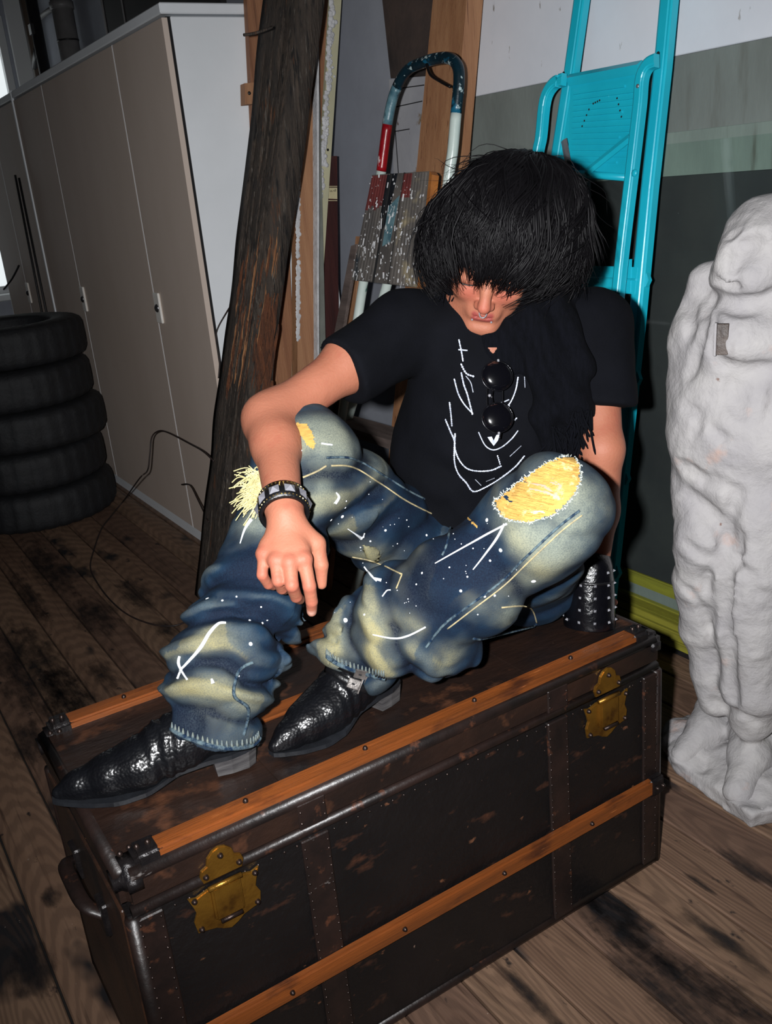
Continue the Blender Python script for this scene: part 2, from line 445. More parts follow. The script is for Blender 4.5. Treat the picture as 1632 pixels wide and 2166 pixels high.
# far end wall with its window
YE = 7.65; wx0, wx1, wz0, wz1 = .86, 1.80, .86, 2.75
struct(obj('wall_end', join(bx(-2.6, wx0, YE, YE+.15, 0, 3.0), bx(wx1, XW, YE, YE+.15, 0, 3.0), bx(wx0, wx1, YE, YE+.15, 0, wz0), bx(wx0, wx1, YE, YE+.15, wz1, 3.0)), m_wall))
win = struct(obj('window_1', join(bx(wx0, wx1, YE+.02, YE+.08, wz0, wz0+.05), bx(wx0, wx1, YE+.02, YE+.08, wz1-.05, wz1),
    bx(wx0, wx0+.05, YE+.02, YE+.08, wz0+.05, wz1-.05), bx(wx1-.05, wx1, YE+.02, YE+.08, wz0+.05, wz1-.05), bx(1.22, 1.26, YE+.02, YE+.08, wz0+.05, wz1-.05)), m_white))
obj('window_sill', bx(wx0-.05, wx1+.03, YE-.16, YE+.02, wz0-.045, wz0, .006), m_white, win)
def glassmat(name, tint, gl):
    m = bpy.data.materials.new(name); m.use_nodes = True; nt = m.node_tree; nt.nodes.remove(nt.nodes['Principled BSDF'])
    t = nt.nodes.new('ShaderNodeBsdfTransparent'); t.inputs[0].default_value = (*tint, 1)
    g = nt.nodes.new('ShaderNodeBsdfGlossy'); g.inputs['Roughness'].default_value = .03
    x = nt.nodes.new('ShaderNodeMixShader'); x.inputs[0].default_value = gl
    nt.links.new(t.outputs[0], x.inputs[1]); nt.links.new(g.outputs[0], x.inputs[2]); nt.links.new(x.outputs[0], nt.nodes['Material Output'].inputs[0]); return m
m_glass = glassmat('clear_glass', (.96, .98, .97), .05)
for a, b in ((wx0+.05, 1.22), (1.26, wx1-.05)): obj('window_pane', bx(a, b, YE+.045, YE+.05, wz0+.05, wz1-.05), m_glass, win)
struct(obj('trim_4', bx(wx1+.02, XW-.002, YE-.03, YE, 0, 3.0, .004), m_white))
# ribbed yellow skirting on the right of the ladder and its black foot strip
sk = struct(obj('baseboard_back', bx(XW-.022, XW-.005, -.4, 2.3, .0, .022), m_black))
for z0, z1, d in ((.172, .212, .012), (.106, .136, .02), (.078, .104, .024), (.050, .076, .028), (.024, .048, .03)):
    obj('skirting_slat', bx(XW-.006-d, XW-.005, -.4, 2.3, z0, z1, .004, 2), m_yel, sk, origin=(XW, 1, z0))
# dark board leaning flat on the wall behind the plaster figure
dp = tag(obj('dark_board', bx(XW-.016, XW-.0078, -.4, 2.12, .215, 1.348, .002), m_dark, None, origin=(XW-.01, 1.0, .215)),
         'large dark grey board against the wall behind the white plaster figure', 'board')
fr = tag(obj('glass_sheet', bx(XW-.026, XW-.0205, .9, 1.985, .032, 1.425, .001), glassmat('sheet_glass', (.95, .975, .965), .012), None, origin=(XW-.02, 1.2, .03)),
         'clear greenish glass sheet standing in front of the dark grey board', 'glass sheet')
m_alu = M('aluminium_strip', (150, 154, 160), (120, 122, 128), 8, .35, .05, 60, metal=.6)
ch = thing('metal_channel', 'narrow dull metal strip upright behind the turquoise ladder', 'metal strip', (XW-.03, 2.0, 0))
obj('strip', bx(XW-.04, XW-.028, 2.0, 2.05, 0, 1.35, .002), m_alu, ch)
obj('edge_lip', bx(XW-.05, XW-.028, 2.058, 2.064, 0, 1.35, .001), m_white, ch)

# pipes and posts at the far end above the cabinets
m_pipe = M('grey_pipe_paint', (122, 120, 120), (104, 102, 102), 9, .5, .06)
def pipe(name, px, Xp, r, mat, label, cat, y=None):
    a = PX(*px, Xp); Y = y or a[1]
    t = thing(name, label, cat, (Xp, Y, 0)); obj('shaft', tube([(Xp, Y, .0), (Xp, Y, 2.99)], r, 14), mat, t, True); return t, Y
t, Y = pipe('heating_pipe', (128, 0), 1.90, .066, m_pipe, 'thick grey vertical pipe above the cabinets', 'pipe')
obj('collar', tube([(1.90, Y, 2.58), (1.90, Y, 2.62)], .074, 14), m_pipe, t, True)
obj('joint', tube([(1.90, Y, 2.40), (1.90, Y, 2.41)], .069, 14), m_black, t, True)
t, Y = pipe('black_post', (66, 0), 1.82, .038, m_black, 'black square post rising above the cabinets', 'post')
obj('bracket', bx(1.775, 1.81, Y-.03, Y+.03, 2.5, 2.56), m_black, t)
obj('clamp', tube([(1.80, Y+.03, 2.42), (1.86, Y+.40, 2.36)], .018, 8), m_black, t, True)
t, Y = pipe('thin_pipe', (30, 0), 1.93, .03, m_pipe, 'thin grey pipe in the far corner by the window', 'pipe', 7.5)
t, Y = pipe('thin_pipe', (40, 0), 1.90, .022, M('brown_pipe', (98, 86, 76), None, 9, .6, .1), 'thin brown pipe next to the black post', 'pipe', 7.38)
tr = tag(obj('conduit', tube([PX(75, 45, 1.94), PX(100, 25, 1.94), PX(120, 12, 1.94)], .018, 8), m_pipe, None, True, origin=PX(100, 25, 1.94)), 'thin slanting conduit between black post and thick pipe', 'conduit')
m_dk = M('dark_shutter', (40, 36, 34), (30, 28, 27), 6, .7, .05)
p0 = PX(225, 30, XW-.02)
sh = thing('dark_shutter', 'dark brown shutter on the wall above the pale cabinet', 'shutter', (XW-.02, p0[1], 1.9))
obj('panel', bx(XW-.03, XW-.001, p0[1]-.32, p0[1], 1.9, 2.9), m_dk, sh); obj('panel', bx(XW-.03, XW-.001, p0[1]-1.6, p0[1]-.33, 1.9, 2.9), m_dk, sh)
obj('edge_strip', bx(XW-.036, XW-.001, p0[1]+.001, p0[1]+.02, 1.9, 2.9), m_pipe, sh); obj('edge_strip', bx(XW-.036, XW-.001, p0[1]-.329, p0[1]-.321, 1.9, 2.9), m_pipe, sh)

# ================================================================== cabinets
XC = 1.25; ZC = 2.005
m_cab = M('cabinet_laminate', (236, 240, 244), (228, 232, 236), 2.5, .55, .03, 120, spots=(((150, 130, 108), 60, .775, .80),))
m_door = M('cabinet_door', (206, 190, 178), (198, 181, 168), 2.0, .6, .03, 120, stretch=(1, 1, .4), spots=(((120, 104, 92), 50, .77, .80),))  # browner and darker than the sides: grazing shade put into the colour
m_gap = M('gap_black', (16, 16, 18), None, 5, .9, 0)
m_lock = M('lock_plate', (240, 236, 230), (226, 222, 214), 20, .4, .05)
m_lockc = M('lock_chrome', (150, 150, 154), (70, 70, 74), 40, .25, .1, metal=.9)
def cabinet(y0, y1, seams, label, locks):
    t = thing('cabinet', label, 'cabinet', (XC, y0, 0), 'pale cabinets along the wall')
    xb = 1.80
    obj('carcass', bx(XC+.030, xb, y0, y1, .052, 1.965, .003), m_cab, t)
    obj('recess', bx(XC+.016, XC+.030, y0+.006, y1-.006, .055, 1.965), m_gap, t)
    obj('top_board', bx(XC-.004, xb, y0-.004, y1+.002, 1.972, ZC, .004), m_cab, t)
    obj('plinth', bx(XC+.008, xb, y0+.002, y1-.002, 0, .048), m_cab, t)
    ys = [y0]+seams+[y1]
    for i in range(len(ys)-1):
        a, b = ys[i]+.003, ys[i+1]-.003
        d = obj('door', bx(XC, XC+.020, a, b, .054, 1.962, .0015), m_door, t, origin=(XC, a, .05))
        obj('edge_strip', bx(XC-.0008, XC+.0205, b-.004 if i else b-.004, b+.002, .054, 1.962), m_cab, d)
        if i in locks:
            zz = locks[i]; yb = b-.012
            p = obj('lock_plate', bx(XC-.010, XC, yb-.06, yb, zz-.060, zz+.060, .003), m_lock, d)
    return t
cA = cabinet(3.2, 5.437, [3.741, 4.838], 'nearest pale cabinet with white side panel behind the weathered beam', {0: 1.005, 1: .985})
cB = cabinet(5.443, 6.62, [6.06], 'farthest pale cabinet beside the window', {0: .96})
for t in (cA, cB):
    for d in t.children:
        for lp in d.children:
            if lp.name.startswith('lock_plate'):
                v = A([x.co[:] for x in lp.data.vertices])+A(wloc(d)); c = (v.min(0)+v.max(0))/2
                kn = obj('lock_knob', dome(A((v.min(0)[0], c[1], c[2])), (-1, 0, 0), .017, .01), m_lockc, d, True)
sp = struct(obj('trim_5', bx(XC-.008, XC+.006, 5.43, 5.452, .0, 2.012, .003), m_cab))
rod = M('rod_black', (18, 18, 20), None, 9, .5, 0)
for i, dy in enumerate((0, .13)):
    a = PX(32+8*i, 370+6*i, XC-.03); b = PX(94+10*i, 690, XC-.03)
    d = nrm(b-a); b2 = a+d*((a[2]-.0)/-d[2])
    tag(obj('thin_rod', tube([a, b2], .006, 6), rod, None, True, origin=b2), ['left', 'right'][i]+' of two thin black rods leaning on the farthest cabinet', 'rod', 'thin rods on the cabinet')
a = PX(42, 560, XC-.02)
tag(obj('wire_hook', tube(spline([PX(8, 612, XC-.05), PX(25, 590, XC-.03), PX(40, 562, XC-.012)], 6), .006, 6), rod, None, True, origin=a), 'short black cable end hanging on the farthest cabinet', 'cable')
# ================================================================== trunk
TX0, TX1, TY0, TY1, TZ = .180, 1.256, 1.105, 1.592, .538
T = thing('steamer_trunk', 'old black steamer trunk with orange wooden battens and brass latches', 'trunk', ((TX0+TX1)/2, (TY0+TY1)/2, 0))
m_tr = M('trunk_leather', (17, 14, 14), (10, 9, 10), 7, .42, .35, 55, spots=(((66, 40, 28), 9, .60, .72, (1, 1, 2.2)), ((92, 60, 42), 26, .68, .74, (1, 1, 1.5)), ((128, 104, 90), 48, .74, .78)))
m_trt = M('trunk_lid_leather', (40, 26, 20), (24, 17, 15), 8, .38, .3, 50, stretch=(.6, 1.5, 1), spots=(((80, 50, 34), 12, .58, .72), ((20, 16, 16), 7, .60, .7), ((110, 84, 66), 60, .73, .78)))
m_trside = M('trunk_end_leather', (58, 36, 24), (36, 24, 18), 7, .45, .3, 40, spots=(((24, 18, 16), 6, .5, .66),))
m_strip = M('trunk_binding', (34, 23, 20), (20, 15, 14), 16, .4, .15, 50, spots=(((84, 50, 34), 24, .62, .74), ((128, 122, 120), 30, .70, .76, (.5, 1, 1))))
m_bat = M('batten_wood', (128, 68, 28), (92, 50, 22), 6, .38, .25, 60, stretch=(.35, 5, 5), spots=(((64, 34, 20), 8, .58, .72, (1, 3, 3)), ((184, 112, 62), 18, .68, .74, (.4, 4, 4))))
m_metal = M('cap_iron', (36, 32, 32), (22, 20, 22), 30, .32, .4, 50, metal=.4)
m_rivet = M('rivet_iron', (58, 46, 42), (34, 28, 26), 40, .3, .2, metal=.7)
m_brass = M('latch_brass', (150, 108, 40), (104, 70, 26), 14, .34, .25, 60, metal=.75, spots=(((70, 44, 22), 20, .58, .72),))
ZS = .472                                        # lid seam height
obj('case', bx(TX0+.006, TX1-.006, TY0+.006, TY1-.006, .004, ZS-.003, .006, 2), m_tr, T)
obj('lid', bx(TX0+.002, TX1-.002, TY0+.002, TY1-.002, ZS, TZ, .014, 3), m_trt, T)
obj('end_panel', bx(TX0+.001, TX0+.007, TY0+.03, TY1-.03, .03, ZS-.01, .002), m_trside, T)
# rounded bindings along the edges
def bind(a, b, r=.011): return obj('edge_binding', tube([a, b], r, 8), m_strip, T, True)
bind((TX0+.012, TY0+.010, ZS-.002), (TX1-.012, TY0+.010, ZS-.002), .0095)
for x in (TX0+.012, TX1-.012):
    bind((x, TY0+.011, .008), (x, TY0+.011, ZS-.012), .012); bind((x, TY1-.011, .008), (x, TY1-.011, ZS-.012), .012)
bind((TX0+.012, TY0+.011, .012), (TX1-.012, TY0+.011, .012)); bind((TX0+.011, TY0+.012, .012), (TX0+.011, TY1-.012, .012))
for y in (TY0+.012, TY1-.012): bind((TX0+.02, y, TZ-.011), (TX1-.02, y, TZ-.011), .0125)
for x in (TX0+.012, TX1-.012): bind((x, TY0+.02, TZ-.011), (x, TY1-.02, TZ-.011), .0125)
# leather straps down the front, each over lid and case
def nails(pts, n, r=.0022, h=.0016):
    return join(*[dome(A(p), n, r, h, 6, 2) for p in pts])
for xc in (PY(672, 1800, TY0)[0], PY(1185, 1650, TY0)[0]):
    obj('leather_strap', bx(xc-.024, xc+.024, TY0+.001, TY0+.010, .014, ZS-.014, .002), m_strip, T)
    obj('leather_strap', bx(xc-.024, xc+.024, TY0-.001, TY0+.006, ZS+.008, TZ-.012, .002), m_strip, T)
    o = obj('strap_nails', nails([(xc+s*.02, TY0+.001, z) for s in (-1, 1) for z in np.arange(.03, ZS-.02, .0165)]+[(xc+s*.02, TY0-.001, z) for s in (-1, 1) for z in (ZS+.02, ZS+.04)], (0, -1, 0)), m_rivet, T, True); o['kind'] = 'stuff'
    obj('leather_strap', bx(xc-.024, xc+.024, TY0+.05, TY1-.05, TZ-.001, TZ+.0015), m_trt, T)
for xc in (TX0+.034, TX1-.034):
    obj('corner_strip', bx(xc-.02, xc+.02, TY0+.0015, TY0+.009, .014, ZS-.014, .002), m_strip, T)
    o = obj('corner_nails', nails([(xc+s*.015, TY0+.0015, z) for s in (-1, 1) for z in np.arange(.03, ZS-.02, .019)], (0, -1, 0)), m_rivet, T, True); o['kind'] = 'stuff'
o = obj('seam_nails', nails([(x, TY0+.0055, ZS-.020) for x in np.arange(TX0+.05, TX1-.04, .022)], (0, -1, 0)), m_rivet, T, True); o['kind'] = 'stuff'
# wooden battens with iron end caps and rivets
riv = None
def rivet(p, n, par, r=.0085):
    global riv
    nv = Vector(tuple(map(float, n)))
    if riv is None:
        v, f = dome(A((0, 0, 0.)), (0, 0, 1), r, .0062, 12, 4); riv = bpy.data.meshes.new('rivet'); riv.from_pydata(v.tolist(), [], f); riv.shade_smooth(); riv.materials.append(m_rivet)
    o = bpy.data.objects.new('rivet', riv); COL.objects.link(o); o.parent = par; o.location = Vector(tuple(map(float, p)))-wloc(par)
    o.rotation_euler = nv.to_track_quat('Z', 'Y').to_euler(); return o
def batten_x(yc, zc, wy, wz, up, xs, rvs, n, caps=(1, 1)):
    x0, x1 = xs
    b = obj('batten', bx(x0, x1, yc-wy/2, yc+wy/2, zc-wz/2, zc+wz/2, .004, 2), m_bat, T, origin=((x0+x1)/2, yc, zc))
    for s, x in ((-1, x0), (1, x1)):
        if not caps[0 if s < 0 else 1]: continue
        e = .006
        obj('end_cap', bx(x-.028 if s > 0 else x-.014, x+.014 if s > 0 else x+.028, yc-wy/2-e*.6, yc+wy/2+e*.6, zc-wz/2-e*.6, zc+wz/2+e*.6, .007, 3), m_metal, b)
        for dx in (-.004, .012):
            rivet((x-s*dx, yc+(wy/2+e*.6)*n[1], zc+(wz/2+e*.6)*n[2]), n, b, .0045)
    for x in rvs: rivet((x, yc+wy/2*n[1], zc+wz/2*n[2]), n, b)
    return b
zt = TZ+.004
xr = lambda px: [float(PZ(a, b, TZ+.012)[0]) for a, b in px]
batten_x(TY0+.028, zt, .036, .018, 1, (TX0+.045, TX1-.045), xr([(1187, 1384), (988, 1474), (761, 1576), (510, 1686)]), (0, 0, 1))
ym = float(PZ(600, 1497, TZ)[1])
batten_x(ym, TZ-.003, .044, .014, 1, (TX0+.05, TX1-.05), [], (0, 0, 1), (1, 0))
batten_x(TY1-.026, zt, .040, .018, 1, (TX0+.035, TX1-.035), [.34, .6, .85, 1.1], (0, 0, 1))
zb = float(PY(1375, 1660, TY0)[2])
xf = lambda px: [float(PY(a, b, TY0-.008)[0]) for a, b in px]
batten_x(TY0-.004, zb, .016, .036, 1, (TX0+.03, TX1-.022), xf([(1247, 1716), (1061, 1821), (850, 1938), (610, 2062)]), (0, -1, 0))
# iron corner caps on the lid
for x, sx in ((TX0, 1), (TX1, -1)):
    for y, sy in ((TY0, 1), (TY1, -1)):
        cx, cy = x+sx*.022, y+sy*.03
        c = obj('corner_cap', bx(min(x-sx*.003, x+sx*.05), max(x-sx*.003, x+sx*.05), min(y-sy*.003, y+sy*.062), max(y-sy*.003, y+sy*.062), TZ-.045, TZ+.004, .016, 3), m_metal, T, True)
        for dx, dy in ((.035, .05), (.02, .045), (.038, .025)): rivet((x+sx*dx, y+sy*dy, TZ+.004), (0, 0, 1), c, .004)
# brass latches
def latch(px, s=1.0):
    c = PY(*px, TY0-.001); ex, ey, ez = A((1., 0, 0)), A((0, 0, 1.)), A((0, -1., 0))
    o_ = A((c[0], TY0+.003, ZS-.047))
    L_ = obj('latch', prism([(x*s, y*s) for x, y in [(-.056, .030), (-.044, .026), (-.026, .031), (.026, .031), (.044, .026), (.056, .030), (.050, .012), (.047, 0), (.053, -.014), (.050, -.034), (.038, -.036), (.022, -.040), (.012, -.047), (0, -.052), (-.012, -.047), (-.022, -.040), (-.038, -.036), (-.050, -.034), (-.053, -.014), (-.047, 0), (-.050, .012)]], .005, o_, ex, ey, ez, .0015), m_brass, T, origin=o_)
    top = A((o_[0], TY0-.0005, ZS+.006))
    pts = [(-.030, -.006), (.030, -.006), (.034, .006), (.031, .016), (.022, .020), (.019, .032), (.010, .041), (0, .044), (-.010, .041), (-.019, .032), (-.022, .020), (-.031, .016), (-.034, .006)]
    obj('hasp_plate', prism([(x*s, y*s) for x, y in pts], .005, top, ex, ey, ez, .0015), m_brass, L_)
    obj('hinge_pin', tube([o_+A((-.026*s, -.010, .036*s)), o_+A((.026*s, -.010, .036*s))], .0042, 8), m_brass, L_, True)
    obj('hasp', box(o_+A((0, -.008, .006*s)), (.046*s, .012, .056*s), None, .003, 2), m_brass, L_)
    obj('catch_bar', tube([o_+A((-.017*s, -.0145, -.023*s)), o_+A((.017*s, -.0145, -.023*s))], .0034, 8), m_rivet, L_, True)
    for x, y in [(-.048, .024), (.048, .024), (-.045, -.028), (.045, -.028)]: rivet(o_+ex*x*s+ey*y*s+ez*.005, (0, -1, 0), L_, .004)
    for x, y in [(-.026, .005), (.026, .005), (0, .030)]: rivet(top+ex*x*s+ey*y*s+ez*.005, (0, -1, 0), L_, .004)
latch((484, 1925)); latch((1283, 1512))
# leather handle on the visible end
hp = spline([(TX0, 1.27, .36), (TX0-.022, 1.29, .375), (TX0-.026, 1.35, .38), (TX0-.022, 1.41, .375), (TX0, 1.43, .36)], 6)
obj('handle', tube(hp, .013, 8, flat=((0, 0, 1), .55)), m_strip, T, True)
for y in (1.27, 1.43): obj('handle_loop', bx(TX0-.008, TX0+.004, y-.02, y+.02, .33, .39, .003), m_metal, T)
# ================================================================== planks and beams leaning on the wall
def PPl(x, y, c, n):
    r = P(x, y, 1)-CAM; return CAM + r*((A(c)-CAM)@A(n))/(r@A(n))
m_wood = M('pine_red', (160, 112, 78), (134, 88, 60), 5, .6, .3, 60, stretch=(6, 6, .35), spots=(((104, 66, 44), 8, .58, .7, (10, 10, .3)), ((196, 176, 160), 24, .72, .78, (3, 3, 1))))
m_wood2 = M('pine_pale', (172, 126, 90), (150, 104, 72), 5, .6, .3, 60, stretch=(7, 7, .3), spots=(((118, 78, 54), 9, .6, .7, (12, 12, .25)), ((90, 56, 40), 12, .74, .78, (1, 1, .6))))
m_cream = M('cream_paint', (196, 192, 160), (182, 178, 150), 5, .5, .06, 50)
m_flake = M('flaking_plaster', (214, 214, 216), (190, 190, 192), 24, .8, .5, 60)
m_greyst = M('grey_strip', (128, 132, 124), (108, 110, 104), 8, .6, .08, 50)
m_maroon = M('maroon_board', (70, 34, 32), (52, 26, 26), 5, .5, .12, 50, stretch=(5, 5, .4))
m_brownp = M('brown_canvas', (78, 64, 58), (56, 48, 46), 7, .8, .2, 60, spots=(((44, 36, 34), 5, .55, .7),))
m_stain = M('stained_board', (178, 178, 182), (160, 160, 166), 4, .75, .08, 60, spots=(((122, 98, 62), 9, .63, .70), ((84, 62, 50), 16, .69, .73), ((50, 48, 50), 60, .73, .76)))
m_old = M('weathered_beam', (82, 70, 60), (38, 33, 30), 6, .75, .9, 26, stretch=(9, 9, .5), ramp=(.3, .7), spots=(((112, 106, 98), 10, .6, .72, (12, 12, .5)), ((16, 14, 14), 9, .56, .66, (10, 10, .4)), ((120, 74, 42), 5, .62, .72, (6, 6, .6))))
m_split = M('split_wood', (112, 64, 36), (66, 40, 26), 8, .7, .8, 30, stretch=(12, 12, .5), spots=(((50, 30, 22), 9, .56, .68, (12, 12, .6)), ((196, 148, 104), 14, .68, .74, (14, 14, .5))))
ZT = 2.2
def quad3(px, Xt, Xb, z0=0., z1=ZT):
    tl, tr, br, bl = px
    G_ = PX if Xt < 2.4 else PY            # plane of constant X, or (values above 2.4) of constant Y
    p = [G_(*tl, Xt), G_(*tr, Xt), G_(*br, Xb), G_(*bl, Xb)]
    def at(a, b, z): return a+(b-a)*((z-a[2])/(b[2]-a[2]))
    if z1 is not None: TL, TR = at(p[3], p[0], z1), at(p[2], p[1], z1)
    else: TL, TR = p[0], p[1]
    if z0 is not None: BL, BR = at(p[0], p[3], z0), at(p[1], p[2], z0)
    else: BL, BR = p[3], p[2]
    return TL, TR, BR, BL
def slab(q, th, rows=1, jit=0., cols=1, seed=0, taper=0.):
    TL, TR, BR, BL = [A(x) for x in q]
    n = nrm(np.cross(TR-TL, BL-TL)); n = n if n@(TL+BR-2*CAM) > 0 else -n
    V = []; Fc = []
    rs = rows+1; ring = []
    for i in range(rs):
        t = i/rows; a = TL+(BL-TL)*t; b = TR+(BR-TR)*t; r = []
        fr = [a+(b-a)*c/cols for c in range(cols+1)]
        bk = [f_+n*th for f_ in fr[::-1]]
        r = fr+bk
        if jit: r = [x+A([vnoise(A([x*A((14, 14, 2.2))]), 1, seed+k)[0] for k in range(3)])*jit for x in r]
        ring.append(r); V += r
    m = len(ring[0])
    for i in range(rows):
        for j in range(m): Fc.append([i*m+j, i*m+(j+1) % m, (i+1)*m+(j+1) % m, (i+1)*m+j])
    Fc.append(list(range(m))[::-1]); Fc.append([rows*m+j for j in range(m)])
    return A(V), Fc
def qbase(q): return (q[2]+q[3])/2
def plank(name, label, cat, px, Xt, Xb, th, mat, z0=0., z1=ZT, grp='timber leaning on the wall', **k):
    q = quad3(px, Xt, Xb, z0, z1)
    return tag(obj(name, slab(q, th, **k), mat, None, origin=qbase(q)), label, cat, grp), q

# the weathered old beam
q = quad3([(556, 0), (632, 0), (470, 1240), (415, 1240)], 1.50, 1.03)
B_ = thing('weathered_beam', 'tall black weathered timber beam with splintered orange break', 'beam', qbase(q), 'timber leaning on the wall')
bv = slab(q, .085, rows=150, jit=.010, cols=6, seed=3)
obj('timber', bv, m_old, B_, True)
bs = Surf(bv)
def shard(pix, w, off, mat, name='splinter'):
    L_ = bs.line(pix, off, 5)
    if len(L_) < 3: return
    k = len(L_); r = w*np.sin(np.linspace(.15, math.pi-.1, k))**.6
    jt = A([vnoise(L_*40, 1, s) for s in range(3)]).T*.003
    obj(name, tube(L_+jt, r, 6, flat=(nrm(Fw)*-1, .5)), mat, B_)
m_split2 = M('pale_split', (168, 118, 76), (120, 76, 46), 9, .7, .6, 40, stretch=(12, 12, .6))
random.seed(5)
for i in range(90):
    y0 = random.uniform(480, 720); x0 = 600-(y0-480)*.11-random.uniform(4, 78); l = random.uniform(40, 190)
    shard([(x0, y0), (x0-l*.07, y0+l*.5), (x0-l*.15, y0+l)], random.uniform(.0015, .0055), random.uniform(-.002, .004), [m_split, m_split2, m_old, m_split][i % 4])
for i in range(14):
    x0 = random.uniform(560, 596); y0 = random.uniform(600, 720)
    shard([(x0, y0), (x0-10, y0+70), (x0-24, y0+150)], random.uniform(.005, .012), .004, m_split)
for i in range(46):
    t = random.random(); y0 = t*1150; xl = 555-(y0*.112); x0 = xl+random.uniform(12, 80); l = random.uniform(80, 260)
    shard([(x0, y0), (x0-l*.055, y0+l*.5), (x0-l*.12, y0+l)], random.uniform(.002, .006), .001, m_old)
obj('twig', tube(spline([P(575, 58, 2.62), P(540, 70, 2.58), P(515, 74, 2.56)], 5), .004, 6), m_old, B_, True)

rb, q = plank('reddish_plank', 'reddish plank behind the weathered beam, beside the cabinet', 'plank', [(522, 0), (592, 0), (622, 790), (560, 790)], 3.166, 3.158, .028, m_wood, rows=6)
blk = PY(545, 197, 3.12)
bb = thing('wood_block', 'small wooden block screwed to the reddish plank', 'block', blk)
bq = [PY(517, 176, 3.10), PY(575, 172, 3.10), PY(575, 216, 3.098), PY(518, 221, 3.098)]
obj('block', slab(bq, .035), m_wood2, bb); obj('screw', dome(PY(527, 197, 3.098), (0, -1, 0), .006, .004), m_black, bb, True)
plank('cream_batten', 'thin cream painted batten between the weathered beam and brown post', 'batten', [(640, 0), (655, 0), (632, 800), (620, 800)], 3.138, 3.132, .015, m_cream)
pb, qp = plank('brown_post', 'narrow brown post with flaking white paint on its edges', 'post', [(628, 0), (668, 0), (672, 800), (629, 800)], 3.06, 3.055, .045, m_wood2, rows=10)
pth = thing('white_lath', 'thin white painted lath along the right edge of the brown post', 'lath', qbase(quad3([(669, 0), (674, 0), (674, 800), (672, 800)], 3.026, 3.018)), 'timber leaning on the wall')
obj('lath', slab(quad3([(669, 0), (674, 0), (675, 800), (671, 800)], 3.026, 3.018), .03, rows=60, jit=.0016), m_flake, pth)
ps = Surf(slab(qp, .045, rows=10))
ed = []
random.seed(2)
for i in range(520):
    y = random.choice([random.uniform(335, 500), random.uniform(560, 720), random.uniform(335, 720)]); x = 628.5+abs(random.gauss(0, 1.6))
    h = ps.hit(x, y, 0)
    if h: ed.append(dome(h[0], h[1], random.uniform(.003, .009), .002, 7, 2))
if ed:
    o = obj('paint_flakes', join(*ed), m_flake, pb); o['kind'] = 'stuff'
plank('red_board', 'red brown board next to the cream board with plaster lumps', 'board', [(674, 0), (704, 0), (684, 520), (672, 520)], 3.178, 3.174, .012, m_wood, rows=4)
cb, qc = plank('cream_board', 'cream painted board with thick white plaster along its edge', 'board', [(699, 0), (722, 0), (686, 540), (668, 540)], 3.126, 3.122, .018, m_cream)
cs = Surf(slab(qc, .018))
ed = []
for i in range(260):
    y = random.uniform(0, 420); x = 700-y*.0574+abs(random.gauss(0, 1))*(2+3.5*abs(math.sin(y*.03)))
    h = cs.hit(x, y, -.001)
    if h: ed.append(dome(h[0], h[1], random.uniform(.004, .011), random.uniform(.004, .009), 7, 3))
o = obj('plaster_crust', join(*ed), m_flake, cb, True); o['kind'] = 'stuff'
h = cs.hit(693, 317, .0005)
if h: obj('screw_hole', dome(h[0], h[1], .005, .001, 8, 2), m_gap, cb)
plank('grey_strip', 'thin grey strip standing right of the brown post', 'strip', [(668, 200), (676, 200), (690, 800), (676, 800)], 3.10, 3.092, .01, m_greyst)
mb, qm = plank('maroon_board', 'short dark maroon board with a torn paper label', 'board', [(690, 330), (713, 330), (717, 800), (684, 800)], 3.148, 3.144, .016, m_maroon, z1=None)
m_paper = M('paper_label', (206, 196, 158), (190, 178, 140), 20, .8, .05)
n_ = nrm(np.cross(qm[1]-qm[0], qm[3]-qm[0])); n_ = -n_ if n_[0] > 0 else n_
ms = Surf(slab(qm, .02))
lab = [ms.hit(x, y, .001)[0] for x, y in ((694, 397), (712.6, 397), (712.9, 421), (692, 420))]
obj('paper_label', (lab, [[0, 1, 2, 3]]), m_paper, mb)
for ya, yb in ((393.5, 395), (423.5, 425)):
    obj('label_rule', ([ms.hit(x, y, .001)[0] for x, y in ((694, ya), (712.6, ya), (712.8, yb), (693, yb))], [[0, 1, 2, 3]]), m_paper, mb)
def text_on(s, px, py, txt, size, mat, parent, rot, n):
    c = bpy.data.curves.new('lettering', 'FONT'); c.body = txt; c.size = size; c.align_x = 'CENTER'; c.align_y = 'CENTER'; c.extrude = .0002
    o = bpy.data.objects.new('tmp', c); COL.objects.link(o); dg = bpy.context.evaluated_depsgraph_get()
    me = bpy.data.meshes.new_from_object(o.evaluated_get(dg)); bpy.data.objects.remove(o)
    h = s.hit(px, py, .0016); ez = h[1]; ey = nrm(A((0, 0, 1.))-ez*ez[2]); ex = np.cross(ey, ez)
    R_ = Matrix((ex, ey, ez)).transposed().to_4x4() @ Matrix.Rotation(rot, 4, 'Z')
    me.transform(R_); ob = link('lettering', me, mat, parent, h[0]); return ob
text_on(ms, 703.5, 404.5, 'go to', .0125, m_black, mb, math.pi, n_)
